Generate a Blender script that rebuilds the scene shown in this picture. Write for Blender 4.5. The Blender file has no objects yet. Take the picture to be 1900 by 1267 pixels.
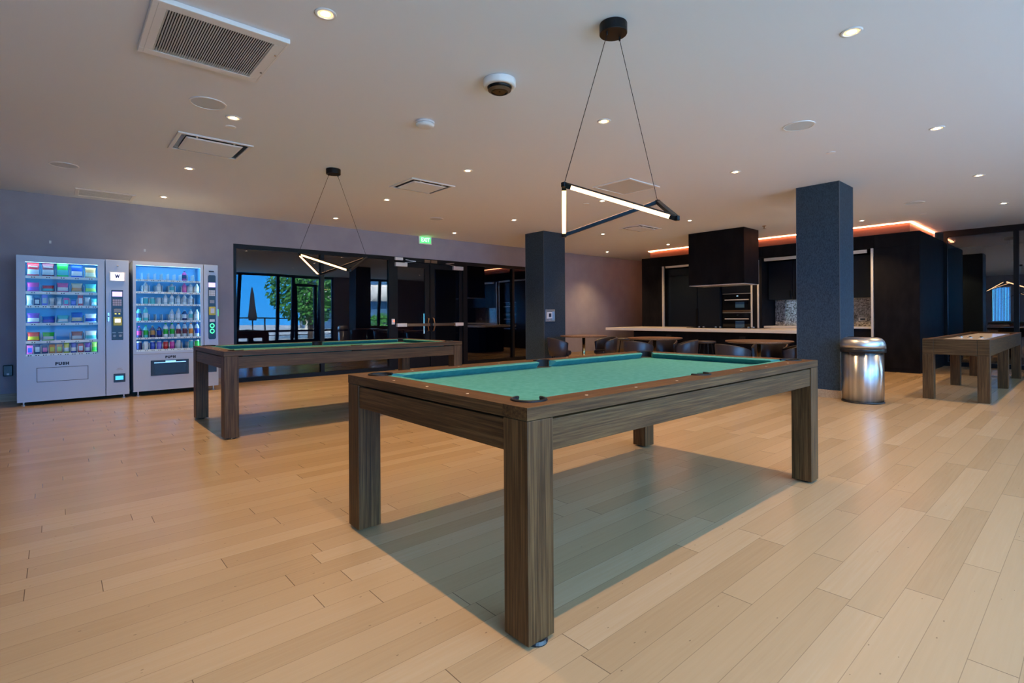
import bpy, bmesh, math, random
from mathutils import Vector, Matrix
random.seed(7)
S = bpy.context.scene
COL = S.collection
PI = math.pi

# ------------------------------------------------------------------ camera, exposure, sky
CEIL = 2.908
WALL_Y = 9.937
WIN_Y = -2.0
F_PX, TH, ROLL, PY = 962.34, 0.8489, -0.0062, 587.58
cam_d = bpy.data.cameras.new('camera'); cam = bpy.data.objects.new('camera', cam_d); COL.objects.link(cam)
d = Vector((math.cos(TH), math.sin(TH), 0)); r = Vector((math.sin(TH), -math.cos(TH), 0)); u = Vector((0, 0, 1))
r2 = r * math.cos(ROLL) + u * math.sin(ROLL); u2 = -r * math.sin(ROLL) + u * math.cos(ROLL)
cam.matrix_world = Matrix(((r2.x, u2.x, -d.x, 0), (r2.y, u2.y, -d.y, 0), (r2.z, u2.z, -d.z, 1.12), (0, 0, 0, 1)))
cam_d.sensor_width = 36; cam_d.lens = 36 * F_PX / 1900; cam_d.shift_y = -(633.5 - PY) / 1900
cam_d.clip_start = 0.05; cam_d.clip_end = 300
S.camera = cam
vs = S.view_settings
vs.view_transform = 'Standard'; vs.look = 'None'; vs.gamma = 1; vs.use_curve_mapping = False
vs.exposure = 0.85
DOWN_W = 92            # watts of one recessed downlight
WARM = (1.0, 0.645, 0.30)
world = bpy.data.worlds.new('sky'); S.world = world; world.use_nodes = True
wn = world.node_tree; wn.nodes.clear()
o_ = wn.nodes.new('ShaderNodeOutputWorld'); b_ = wn.nodes.new('ShaderNodeBackground')
tc = wn.nodes.new('ShaderNodeTexCoord'); sx = wn.nodes.new('ShaderNodeSeparateXYZ'); cr = wn.nodes.new('ShaderNodeValToRGB')
cr.color_ramp.elements[0].position = 0.0; cr.color_ramp.elements[0].color = (0.03, 0.25, 0.62, 1)
cr.color_ramp.elements[1].position = 0.6; cr.color_ramp.elements[1].color = (0.22, 0.43, 0.68, 1)
for ps, co in ((.12, (0.008, 0.21, 0.62, 1)), (.28, (0.26, 0.48, 0.72, 1))): cr.color_ramp.elements.new(ps).color = co
wn.links.new(tc.outputs['Generated'], sx.inputs[0]); wn.links.new(sx.outputs['Z'], cr.inputs[0])
wn.links.new(cr.outputs[0], b_.inputs[0]); wn.links.new(b_.outputs[0], o_.inputs[0])
b_.inputs[1].default_value = 10.0
sun_d = bpy.data.lights.new('sun', 'SUN'); sun_d.energy = 22; sun_d.color = (1, .95, .86); sun_d.angle = .01   # lights the terrace outside; it stands behind the house
sun_o = bpy.data.objects.new('sun', sun_d); COL.objects.link(sun_o); sun_o.rotation_euler = Vector((.22, -.75, -.62)).to_track_quat('-Z', 'Y').to_euler()
# daylight enters through the windows behind the camera: a light portal helps the renderer find the sky
for (x0, x1) in ((-1.8, 9.0), (10.5, 11.9)):
    pd = bpy.data.lights.new('window_portal', 'AREA'); pd.shape = 'RECTANGLE'; pd.size = x1 - x0; pd.size_y = 2.7
    pd.cycles.is_portal = True
    po = bpy.data.objects.new('window_portal', pd); COL.objects.link(po)
    po.location = ((x0 + x1) / 2, WIN_Y - 0.15, 1.5); po.rotation_euler = (PI / 2, 0, 0)

# ------------------------------------------------------------------ materials
def mat(name, color=(.5, .5, .5), rough=.5, metal=0.0, spec=.5, emit=None, estr=0.0, bump=0, bump_scale=200, coat=0.0, aniso=0.0):
    m = bpy.data.materials.new(name); m.use_nodes = True
    nt = m.node_tree; p = nt.nodes['Principled BSDF']
    p.inputs['Base Color'].default_value = (*color, 1); p.inputs['Roughness'].default_value = rough
    p.inputs['Metallic'].default_value = metal; p.inputs['Specular IOR Level'].default_value = spec
    p.inputs['Coat Weight'].default_value = coat
    if aniso: p.inputs['Anisotropic'].default_value = aniso
    if emit:
        p.inputs['Emission Color'].default_value = (*emit, 1); p.inputs['Emission Strength'].default_value = estr
    if bump:
        n = nt.nodes.new('ShaderNodeTexNoise'); n.inputs['Scale'].default_value = bump_scale
        t = nt.nodes.new('ShaderNodeTexCoord'); bp = nt.nodes.new('ShaderNodeBump'); bp.inputs['Strength'].default_value = bump
        nt.links.new(t.outputs['Object'], n.inputs['Vector']); nt.links.new(n.outputs['Fac'], bp.inputs['Height'])
        nt.links.new(bp.outputs[0], p.inputs['Normal'])
    return m

def speckle(name, c1, c2, scale, rough=.6, stretch=(1, 1, 1), bump=.1, detail=6, lo=.35, hi=.65, spec=.5, metal=0):
    m = mat(name, c1, rough, metal, spec); nt = m.node_tree; p = nt.nodes['Principled BSDF']
    t = nt.nodes.new('ShaderNodeTexCoord'); mp = nt.nodes.new('ShaderNodeMapping'); mp.inputs['Scale'].default_value = stretch
    n = nt.nodes.new('ShaderNodeTexNoise'); n.inputs['Scale'].default_value = scale; n.inputs['Detail'].default_value = detail
    c = nt.nodes.new('ShaderNodeValToRGB'); c.color_ramp.elements[0].position = lo; c.color_ramp.elements[1].position = hi
    c.color_ramp.elements[0].color = (*c1, 1); c.color_ramp.elements[1].color = (*c2, 1)
    nt.links.new(t.outputs['Object'], mp.inputs[0]); nt.links.new(mp.outputs[0], n.inputs['Vector'])
    nt.links.new(n.outputs['Fac'], c.inputs[0]); nt.links.new(c.outputs[0], p.inputs['Base Color'])
    if bump:
        bp = nt.nodes.new('ShaderNodeBump'); bp.inputs['Strength'].default_value = bump; bp.inputs['Distance'].default_value = .002
        nt.links.new(n.outputs['Fac'], bp.inputs['Height']); nt.links.new(bp.outputs[0], p.inputs['Normal'])
    return m

def wood(name, axis, dark, mid, light, rough=.45, scale=1.0, bump=.25, spec=.5):
    """oak with the grain running along one axis"""
    m = mat(name, mid, rough, spec=spec); nt = m.node_tree; p = nt.nodes['Principled BSDF']; L = nt.links.new
    t = nt.nodes.new('ShaderNodeTexCoord')
    mp = nt.nodes.new('ShaderNodeMapping'); s = [120 * scale] * 3; s[axis] = 2.6 * scale; mp.inputs['Scale'].default_value = s
    n1 = nt.nodes.new('ShaderNodeTexNoise'); n1.inputs['Scale'].default_value = 1; n1.inputs['Detail'].default_value = 5; n1.inputs['Roughness'].default_value = .65
    mp2 = nt.nodes.new('ShaderNodeMapping'); s = [9 * scale] * 3; s[axis] = 1.0 * scale; mp2.inputs['Scale'].default_value = s
    n2 = nt.nodes.new('ShaderNodeTexNoise'); n2.inputs['Scale'].default_value = 1; n2.inputs['Detail'].default_value = 3; n2.inputs['Distortion'].default_value = 1.4
    L(t.outputs['Object'], mp.inputs[0]); L(mp.outputs[0], n1.inputs['Vector']); L(t.outputs['Object'], mp2.inputs[0]); L(mp2.outputs[0], n2.inputs['Vector'])
    c1 = nt.nodes.new('ShaderNodeValToRGB'); c1.color_ramp.elements[0].position = .33; c1.color_ramp.elements[1].position = .69
    c1.color_ramp.elements[0].color = (*dark, 1); c1.color_ramp.elements[1].color = (*light, 1)
    e = c1.color_ramp.elements.new(.5); e.color = (*mid, 1)
    mx = nt.nodes.new('ShaderNodeMix'); mx.data_type = 'FLOAT'; mx.inputs[0].default_value = .22
    L(n1.outputs['Fac'], mx.inputs[2]); L(n2.outputs['Fac'], mx.inputs[3]); L(mx.outputs[0], c1.inputs[0])
    L(c1.outputs[0], p.inputs['Base Color'])
    bp = nt.nodes.new('ShaderNodeBump'); bp.inputs['Strength'].default_value = bump; bp.inputs['Distance'].default_value = .002
    L(n1.outputs['Fac'], bp.inputs['Height']); L(bp.outputs[0], p.inputs['Normal'])
    return m

def glass(name, tint=(1, 1, 1), refl=.08, rough=0.0, bump=0.0):
    """a pane: mostly clear, part mirror"""
    m = bpy.data.materials.new(name); m.use_nodes = True; nt = m.node_tree; nt.nodes.clear(); L = nt.links.new
    o = nt.nodes.new('ShaderNodeOutputMaterial'); mx = nt.nodes.new('ShaderNodeMixShader')
    tr = nt.nodes.new('ShaderNodeBsdfTransparent'); tr.inputs[0].default_value = (*tint, 1)
    gl = nt.nodes.new('ShaderNodeBsdfGlossy'); gl.inputs['Roughness'].default_value = rough; gl.inputs['Color'].default_value = (1, 1, 1, 1)
    lw = nt.nodes.new('ShaderNodeLayerWeight'); lw.inputs['Blend'].default_value = .35
    mr = nt.nodes.new('ShaderNodeMapRange'); mr.inputs['To Min'].default_value = refl; mr.inputs['To Max'].default_value = min(1, refl * 4 + .03)
    L(lw.outputs['Fresnel'], mr.inputs[0]); L(mr.outputs[0], mx.inputs[0]); L(tr.outputs[0], mx.inputs[1]); L(gl.outputs[0], mx.inputs[2]); L(mx.outputs[0], o.inputs[0])
    if bump:
        t = nt.nodes.new('ShaderNodeTexCoord'); n = nt.nodes.new('ShaderNodeTexNoise'); n.inputs['Scale'].default_value = .7; n.inputs['Detail'].default_value = 0
        bp = nt.nodes.new('ShaderNodeBump'); bp.inputs['Strength'].default_value = bump; bp.inputs['Distance'].default_value = .1
        L(t.outputs['Object'], n.inputs['Vector']); L(n.outputs['Fac'], bp.inputs['Height']); L(bp.outputs[0], gl.inputs['Normal'])
    return m

def floor_material():
    m = mat('oak_planks', (.4, .28, .18), .3); nt = m.node_tree; p = nt.nodes['Principled BSDF']; L = nt.links.new
    t = nt.nodes.new('ShaderNodeTexCoord')
    off = nt.nodes.new('ShaderNodeMapping'); off.inputs['Location'].default_value = (0.37, -0.049, 0)
    L(t.outputs['Object'], off.inputs[0])
    sp = nt.nodes.new('ShaderNodeSeparateXYZ'); L(off.outputs[0], sp.inputs[0])
    W, LEN = 0.1213, 1.35
    def M(op, a, b=None):
        n = nt.nodes.new('ShaderNodeMath'); n.operation = op
        for k, v in enumerate((a, b)):
            if v is None: continue
            if isinstance(v, (int, float)): n.inputs[k].default_value = v
            else: L(v, n.inputs[k])
        return n.outputs[0]
    yr = M('DIVIDE', sp.outputs['Y'], W); row = M('FLOOR', yr); fy = M('SUBTRACT', yr, row)
    wn_ = nt.nodes.new('ShaderNodeTexWhiteNoise'); wn_.noise_dimensions = '1D'; L(row, wn_.inputs['W'])
    xr = M('ADD', M('DIVIDE', sp.outputs['X'], LEN), M('MULTIPLY', wn_.outputs['Value'], 7.3)); cel = M('FLOOR', xr); fx = M('SUBTRACT', xr, cel)
    wn2 = nt.nodes.new('ShaderNodeTexWhiteNoise'); wn2.noise_dimensions = '2D'
    cb = nt.nodes.new('ShaderNodeCombineXYZ'); L(row, cb.inputs[0]); L(cel, cb.inputs[1]); L(cb.outputs[0], wn2.inputs['Vector'])
    rnd = wn2.outputs['Value']
    # joints
    ey = M('MINIMUM', fy, M('SUBTRACT', 1.0, fy)); ex = M('MINIMUM', fx, M('SUBTRACT', 1.0, fx))
    jy = M('LESS_THAN', M('MULTIPLY', ey, W), .0011); jx = M('LESS_THAN', M('MULTIPLY', ex, LEN), .0016)
    joint = M('MAXIMUM', M('MULTIPLY', jy, .55), jx)
    # grain
    mp = nt.nodes.new('ShaderNodeMapping'); mp.inputs['Scale'].default_value = (3.0, 75, 1)
    ad = nt.nodes.new('ShaderNodeVectorMath'); ad.operation = 'ADD'
    c3 = nt.nodes.new('ShaderNodeCombineXYZ'); L(M('MULTIPLY', rnd, 31), c3.inputs[0]); L(M('MULTIPLY', rnd, 17), c3.inputs[2])
    L(t.outputs['Object'], ad.inputs[0]); L(c3.outputs[0], ad.inputs[1]); L(ad.outputs[0], mp.inputs[0])
    n1 = nt.nodes.new('ShaderNodeTexNoise'); n1.inputs['Scale'].default_value = 1; n1.inputs['Detail'].default_value = 6; n1.inputs['Distortion'].default_value = .6
    L(mp.outputs[0], n1.inputs['Vector'])
    ramp = nt.nodes.new('ShaderNodeValToRGB'); els = ramp.color_ramp.elements
    els[0].position = 0; els[0].color = (.352, .226, .118, 1); els[1].position = 1; els[1].color = (.478, .340, .207, 1)
    e = els.new(.4); e.color = (.415, .277, .152, 1); e = els.new(.75); e.color = (.448, .303, .171, 1)
    L(M('ADD', M('MULTIPLY', rnd, .62), M('MULTIPLY', n1.outputs['Fac'], .55)), ramp.inputs[0])
    # little dark knots and pores
    mk = nt.nodes.new('ShaderNodeMapping'); mk.inputs['Scale'].default_value = (14, 30, 1); L(t.outputs['Object'], mk.inputs[0])
    vo = nt.nodes.new('ShaderNodeTexVoronoi'); vo.inputs['Scale'].default_value = 1; L(mk.outputs[0], vo.inputs['Vector'])
    kn = M('LESS_THAN', vo.outputs['Distance'], .07)
    sepc = nt.nodes.new('ShaderNodeSeparateColor'); L(vo.outputs['Color'], sepc.inputs[0]); kn = M('MULTIPLY', kn, M('GREATER_THAN', sepc.outputs[0], .72))
    dk = M('MAXIMUM', M('MULTIPLY', joint, .75), M('MULTIPLY', kn, .55))
    mx = nt.nodes.new('ShaderNodeMix'); mx.data_type = 'RGBA'; L(dk, mx.inputs[0]); L(ramp.outputs[0], mx.inputs[6]); mx.inputs[7].default_value = (.07, .04, .025, 1)
    L(mx.outputs[2], p.inputs['Base Color'])
    ro = M('ADD', .21, M('MULTIPLY', rnd, .06)); L(ro, p.inputs['Roughness'])
    bp = nt.nodes.new('ShaderNodeBump'); bp.inputs['Strength'].default_value = .12; bp.inputs['Distance'].default_value = .002
    L(M('SUBTRACT', 1.0, joint), bp.inputs['Height']); L(bp.outputs[0], p.inputs['Normal'])
    return m

M_FLOOR = floor_material()
M_CEIL = mat('ceiling_paint', (.75, .79, .85), .85, bump=.02, bump_scale=400)
M_WALL = speckle('lilac_grey_wall', (.330, .305, .345), (.365, .338, .375), 3, .75, bump=.02)
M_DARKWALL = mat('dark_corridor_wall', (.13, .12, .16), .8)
M_COLUMN = speckle('charcoal_wall_covering', (.012, .027, .045), (.044, .074, .104), 95, .6, (1.2, 1.2, .5), .10, 4, .3, .72, .3)
M_BASE = wood('oak_baseboard', 0, (.30, .21, .13), (.42, .31, .20), (.5, .38, .26), .5, .5)
WD = ((.032, .013, .004), (.092, .041, .014), (.190, .095, .034))
M_WOODX = wood('dark_oak_grain_x', 0, *WD, spec=.2); M_WOODY = wood('dark_oak_grain_y', 1, *WD, spec=.2); M_WOODZ = wood('dark_oak_grain_z', 2, *WD, spec=.2)
M_FELT = speckle('green_felt', (.055, .235, .205), (.080, .280, .245), 30, .9, bump=.15, spec=.15)
M_BLACK = mat('black_metal', (.006, .006, .007), .4, spec=.25)
M_BLACKPL = mat('black_plastic', (.012, .012, .014), .3)
M_MATTE = mat('matt_black', (.008, .008, .009), .7)
M_SIGHT = mat('pearl_sight', (.75, .6, .42), .4)
M_CAB = speckle('dark_cabinet_veneer', (.008, .008, .010), (.014, .013, .015), 8, .55, (1, 1, .4), .03, spec=.06)
M_CABIN = mat('dark_blue_cabinet_panel', (.006, .010, .018), .3, spec=.4)
M_ALU = mat('satin_aluminium', (.80, .77, .74), .35, .35)
M_SOFFIT = mat('dark_brown_soffit', (.26, .11, .075), .5)
M_QUARTZ = mat('white_quartz', (.72, .68, .64), .25)
M_STEEL = mat('brushed_steel', (.66, .66, .68), .34, 1.0)
M_STEELV = speckle('brushed_steel_vertical', (.42, .42, .44), (.80, .80, .82), 22, .30, (1, 1, .01), .02, 3, .3, .7, metal=1)
M_STEELV.node_tree.nodes['Principled BSDF'].inputs['Anisotropic'].default_value = .9
M_STEELV.node_tree.nodes['Principled BSDF'].inputs['Anisotropic Rotation'].default_value = .25
M_CHROME = mat('chrome', (.8, .8, .82), .08, 1.0)
M_BRONZE = mat('bronze', (.35, .22, .14), .3, 1.0)
M_BRASS = mat('brass', (.72, .52, .22), .2, 1.0)
M_LEATHER = mat('dark_brown_leather', (.035, .026, .028), .33, bump=.1, bump_scale=300)
M_TABLETOP = wood('walnut_top', 0, (.10, .05, .025), (.19, .095, .05), (.27, .15, .08), .28, .7)
M_VMGREY = mat('pale_blue_grey_enamel', (.50, .59, .72), .32)
M_VMDARK = mat('dark_recess', (.01, .012, .016), .25)
M_VMIN = mat('liner_led_blue_tint', (.24, .54, .84), .5)  # white liner and shelves; the blue cast of the LEDs is put into the colour
M_WHITE = mat('white_plastic', (.78, .78, .78), .4)
M_GREYPL = mat('grey_plastic', (.35, .36, .38), .5)
M_GRILLE = mat('grey_grille', (.58, .59, .60), .6)
M_SPK = mat('speaker_mesh', (.56, .61, .65), .75)
M_LED = mat('warm_led', (1, .8, .6), .5, emit=(1, .52, .22), estr=3.2)
M_LENS = mat('downlight_lens', (1, .9, .8), .5, emit=(1, .80, .55), estr=28)
M_REFL = mat('lit_reflector', (.9, .6, .3), .4, emit=(1, .66, .34), estr=.75)
M_COVE = mat('cove_led', (1, .7, .5), .5, emit=(1, .36, .16), estr=13)
M_COOL = mat('cool_led', (.8, .95, 1), .5, emit=(.42, .78, 1.0), estr=12)
M_GREENL = mat('green_light', (.1, .9, .3), .5, emit=(.05, 1, .25), estr=2.0)
M_EXITL = mat('exit_green', (.1, .9, .2), .5, emit=(.05, .9, .12), estr=1.1)
M_SCREEN = mat('lilac_screen', (.6, .5, .9), .3, emit=(.50, .36, .95), estr=1.0)
M_ADSCR = mat('white_screen', (.9, .9, 1), .3, emit=(.85, .80, 1.0), estr=1.3)
M_BLUEL = mat('blue_cup_light', (.1, .5, .8), .3, emit=(.05, .45, .85), estr=.8)
M_YELLOW = mat('yellow_plastic', (.75, .62, .05), .4)
M_RED = mat('red_plastic', (.6, .05, .03), .4)
M_NAVY = mat('navy_ink', (.02, .03, .16), .5)
M_INK = mat('dark_ink', (.02, .03, .05), .5)
M_OVENGL = mat('black_oven_glass', (.006, .006, .008), .06)
M_MOSAIC = None
M_GLAZE = glass('dark_mirror_glass', (.45, .45, .52), .06, 0.0, .03)
M_CLEAR = glass('clear_glass', (1, 1, 1), .05)
M_WINGLASS = glass('window_glass', (.97, .98, 1), .05)
M_VMGLASS = glass('display_glass', (.97, 1, 1), .004)
M_PLAY = mat('maple_playfield', (.72, .62, .52), .15)
M_PATIO = mat('patio_paving', (.35, .36, .36), .8)
M_LEAF = speckle('green_leaves', (.03, .16, .03), (.10, .34, .06), 3, .6)
M_BARK = mat('bark', (.10, .07, .05), .9)
M_BLDG = mat('cream_render', (.62, .58, .50), .8)
M_BGLASS = mat('blue_window_glass', (.06, .14, .24), .1)
M_CANVAS = mat('dark_canvas', (.008, .008, .012), .9)

def mosaic():
    m = mat('mosaic_tile', (.5, .45, .4), .12, .55); nt = m.node_tree; p = nt.nodes['Principled BSDF']; L = nt.links.new
    t = nt.nodes.new('ShaderNodeTexCoord'); v = nt.nodes.new('ShaderNodeTexVoronoi'); v.inputs['Scale'].default_value = 42
    L(t.outputs['Object'], v.inputs['Vector'])
    r_ = nt.nodes.new('ShaderNodeValToRGB'); r_.color_ramp.elements[0].color = (.16, .14, .13, 1); r_.color_ramp.elements[1].color = (1, .95, .9, 1)
    sc = nt.nodes.new('ShaderNodeSeparateColor'); L(v.outputs['Color'], sc.inputs[0]); L(sc.outputs[0], r_.inputs[0]); L(r_.outputs[0], p.inputs['Base Color'])
    bp = nt.nodes.new('ShaderNodeBump'); bp.inputs['Strength'].default_value = .6; bp.inputs['Distance'].default_value = .01
    L(sc.outputs[1], bp.inputs['Height']); L(bp.outputs[0], p.inputs['Normal'])
    return m
M_MOSAIC = mosaic()
M_BLIND = bpy.data.materials.new('blind_fabric'); M_BLIND.use_nodes = True
_n = M_BLIND.node_tree; _n.nodes.clear(); _o = _n.nodes.new('ShaderNodeOutputMaterial'); _t = _n.nodes.new('ShaderNodeBsdfTranslucent')
_t.inputs[0].default_value = (.27, .28, .30, 1); _n.links.new(_t.outputs[0], _o.inputs[0])

# ------------------------------------------------------------------ mesh helpers
class MB:
    """collects shapes into one mesh"""
    def __init__(s): s.v = []; s.f = []; s.mi = []; s.sm = []; s.k = 0; s.smooth = False
    def add(s, vs_, fs):
        b = len(s.v); s.v += [tuple(p) for p in vs_]
        for f in fs: s.f.append([b + i for i in f]); s.mi.append(s.k); s.sm.append(s.smooth)
        return s
    def box(s, x0, x1, y0, y1, z0, z1):
        if x0 > x1: x0, x1 = x1, x0
        if y0 > y1: y0, y1 = y1, y0
        if z0 > z1: z0, z1 = z1, z0
        return s.add([(x0, y0, z0), (x1, y0, z0), (x1, y1, z0), (x0, y1, z0), (x0, y0, z1), (x1, y0, z1), (x1, y1, z1), (x0, y1, z1)],
                     [(0, 3, 2, 1), (4, 5, 6, 7), (0, 1, 5, 4), (1, 2, 6, 5), (2, 3, 7, 6), (3, 0, 4, 7)])
    def prism(s, poly, z0, z1, holes=None):
        """poly: ccw list of (x, y)"""
        n = len(poly)
        return s.add([(p[0], p[1], z0) for p in poly] + [(p[0], p[1], z1) for p in poly],
                     [tuple(range(n - 1, -1, -1)), tuple(range(n, 2 * n))] + [(i, (i + 1) % n, n + (i + 1) % n, n + i) for i in range(n)])
    def lathe(s, prof, c=(0, 0, 0), seg=32, a0=0.0, a1=2 * PI, axis='z'):
        full = abs(a1 - a0 - 2 * PI) < 1e-6; n = seg if full else seg + 1
        vs_ = []
        for (rr, zz) in prof:
            for i in range(n):
                a = a0 + (a1 - a0) * i / seg
                p = (rr * math.cos(a), rr * math.sin(a), zz)
                if axis == 'y': p = (p[0], -p[2], p[1])
                if axis == 'x': p = (p[2], p[0], p[1])
                vs_.append((c[0] + p[0], c[1] + p[1], c[2] + p[2]))
        fs = []
        for j in range(len(prof) - 1):
            for i in range(seg):
                i2 = (i + 1) % n
                fs.append((j * n + i, j * n + i2, (j + 1) * n + i2, (j + 1) * n + i))
        if full:
            if prof[0][0] > 1e-6: fs.append(tuple(range(n - 1, -1, -1)))
            if prof[-1][0] > 1e-6: fs.append(tuple((len(prof) - 1) * n + i for i in range(n)))
        return s.add(vs_, fs)
    def cyl(s, rr, z0, z1, c=(0, 0, 0), seg=24, axis='z'):
        return s.lathe([(rr, z0), (rr, z1)], c, seg, axis=axis)
    def tube(s, pts, rr, seg=10, closed=False):
        pts = [Vector(p) for p in pts]; n = len(pts); rings = []; prev = None
        for i, p in enumerate(pts):
            if closed: t = pts[(i + 1) % n] - pts[i - 1]
            else: t = (pts[min(i + 1, n - 1)] - pts[max(i - 1, 0)])
            t.normalize()
            if prev is None: a = Vector((0, 0, 1)) if abs(t.z) < .9 else Vector((1, 0, 0)); nn = t.cross(a).normalized()
            else:
                nn = prev - t * prev.dot(t)
                nn = nn.normalized() if nn.length > 1e-6 else t.orthogonal().normalized()
            prev = nn; bb = t.cross(nn); rad = rr[i] if isinstance(rr, (list, tuple)) else rr
            rings.append([p + (nn * math.cos(2 * PI * k / seg) + bb * math.sin(2 * PI * k / seg)) * rad for k in range(seg)])
        vs_ = [q for ring in rings for q in ring]; fs = []
        for i in range(n if closed else n - 1):
            j = (i + 1) % n
            for k in range(seg): fs.append((i * seg + k, i * seg + (k + 1) % seg, j * seg + (k + 1) % seg, j * seg + k))
        if not closed: fs += [tuple(range(seg - 1, -1, -1)), tuple((n - 1) * seg + k for k in range(seg))]
        return s.add(vs_, fs)
    def bar(s, a, b, w, h, up=(0, 0, 1)):
        a, b = Vector(a), Vector(b); t = (b - a).normalized(); up = Vector(up); sd = t.cross(up).normalized(); up = sd.cross(t)
        vs_ = [p + sd * (sx_ * w / 2) + up * (su * h / 2) for p in (a, b) for sx_, su in ((-1, -1), (1, -1), (1, 1), (-1, 1))]
        return s.add(vs_, [(0, 1, 2, 3), (7, 6, 5, 4), (0, 4, 5, 1), (1, 5, 6, 2), (2, 6, 7, 3), (3, 7, 4, 0)])
    def grid(s, fn, nu, nv, closed_u=False):
        vs_ = [fn(i / (nu if closed_u else nu - 1), j / (nv - 1)) for j in range(nv) for i in range(nu)]; fs = []
        for j in range(nv - 1):
            for i in range(nu if closed_u else nu - 1):
                i2 = (i + 1) % nu; fs.append((j * nu + i, j * nu + i2, (j + 1) * nu + i2, (j + 1) * nu + i))
        return s.add(vs_, fs)
    def build(s, name, mats, parent=None, loc=(0, 0, 0), bevel=0, seg=2, fix=True):
        me = bpy.data.meshes.new(name); me.from_pydata(s.v, [], s.f)
        for m in (mats if isinstance(mats, (list, tuple)) else [mats]): me.materials.append(m)
        me.polygons.foreach_set('material_index', s.mi); me.polygons.foreach_set('use_smooth', s.sm)
        if fix:
            bm = bmesh.new(); bm.from_mesh(me); bmesh.ops.recalc_face_normals(bm, faces=bm.faces)
            if bevel:
                es = [e for e in bm.edges if len(e.link_faces) == 2 and e.calc_face_angle(0) > .6]
                bmesh.ops.bevel(bm, geom=es, offset=bevel, segments=seg, affect='EDGES', profile=.5, clamp_overlap=True)
            bm.to_mesh(me); bm.free()
        me.update()
        o = bpy.data.objects.new(name, me); COL.objects.link(o); o.location = loc
        if parent: o.parent = parent
        return o

def B(*a): return MB().box(*a)
def thing(name, label, cat, loc=(0, 0, 0), rz=0, group=None):
    o = bpy.data.objects.new(name, None); o.empty_display_size = .1; COL.objects.link(o)
    o.location = loc; o.rotation_euler = (0, 0, rz); return tag(o, label, cat, group)
def tag(o, label=None, cat=None, group=None, kind=None):
    if label: o['label'] = label
    if cat: o['category'] = cat
    if group: o['group'] = group
    if kind: o['kind'] = kind
    return o
def struct(name, mb, m, bevel=0, label=None, cat=None):
    return tag(mb.build(name, m, bevel=bevel), label, cat, kind='structure')
def sthing(name, loc=(0, 0, 0), label=None, cat=None):
    o = bpy.data.objects.new(name, None); COL.objects.link(o); o.location = loc; return tag(o, label, cat, kind='structure')
def dup(root, loc, label=None, group=None):
    q = root.copy(); COL.objects.link(q); q.location = loc
    if label: q['label'] = label
    if group: q['group'] = group
    for ch in list(root.children):
        c = ch.copy(); COL.objects.link(c); c.parent = q
        for g in ch.children:
            e = g.copy(); COL.objects.link(e); e.parent = c
    return q
def text(name, body, size, m, parent, loc, width=None, depth=.001, bold=0.0, space=1.0):
    """lettering on a face that looks towards -y"""
    cu = bpy.data.curves.new(name, 'FONT'); cu.body = body; cu.size = size; cu.extrude = depth; cu.align_x = 'CENTER'; cu.align_y = 'CENTER'; cu.offset = bold; cu.space_character = space
    t = bpy.data.objects.new(name, cu); COL.objects.link(t)
    dg = bpy.context.evaluated_depsgraph_get(); me = bpy.data.meshes.new_from_object(t.evaluated_get(dg)); bpy.data.objects.remove(t)
    xs = [v.co.x for v in me.vertices]; k = width / (max(xs) - min(xs)) if width and xs else 1
    for v in me.vertices: v.co = Vector((v.co.x * k, -v.co.z, v.co.y))
    me.materials.clear(); me.materials.append(m)
    o = bpy.data.objects.new(name, me); COL.objects.link(o); o.location = loc; o.parent = parent
    return o
ORD = ['first', 'second', 'third', 'fourth', 'fifth', 'sixth', 'seventh', 'eighth', 'ninth', 'tenth']
#SECTIONS
# ------------------------------------------------------------------ room shell
struct('floor', MB().prism([(-4, WIN_Y), (18.5, WIN_Y), (18.5, 13), (-4, 13)], -.1, 0), M_FLOOR)
struct('ceiling', B(-4, 18.5, WIN_Y, 13, CEIL, CEIL + .15), M_CEIL)
GX0, GX1, GTOP = 2.32, 9.95, 2.42
mb = B(-4, GX0, WALL_Y, WALL_Y + .15, 0, CEIL); mb.box(GX0, GX1, WALL_Y, WALL_Y + .15, GTOP, CEIL); mb.box(GX1, 14.6, WALL_Y, WALL_Y + .15, 0, CEIL)
struct('wall_back', mb, M_WALL)
struct('wall_left', B(-4.15, -4, WIN_Y, 13, 0, CEIL), M_WALL)
struct('wall_right', B(14.48, 14.63, 2.4, WALL_Y, 0, CEIL), M_WALL)
mb = B(-4, 2.02, WALL_Y - .016, WALL_Y, 0, .105); mb.box(2.02, GX0 - .005, WALL_Y - .016, WALL_Y, 0, .105)
mb.box(GX1 + .005, 14.48, WALL_Y - .016, WALL_Y, 0, .105)
struct('baseboard_back', mb, M_BASE)
# corridor behind the glazing
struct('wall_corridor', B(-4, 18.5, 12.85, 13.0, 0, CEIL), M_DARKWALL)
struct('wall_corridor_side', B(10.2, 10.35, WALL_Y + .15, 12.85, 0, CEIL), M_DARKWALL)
struct('wall_corridor_end', B(1.9, 2.05, WALL_Y + .15, 12.85, 0, CEIL), M_DARKWALL)
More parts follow.
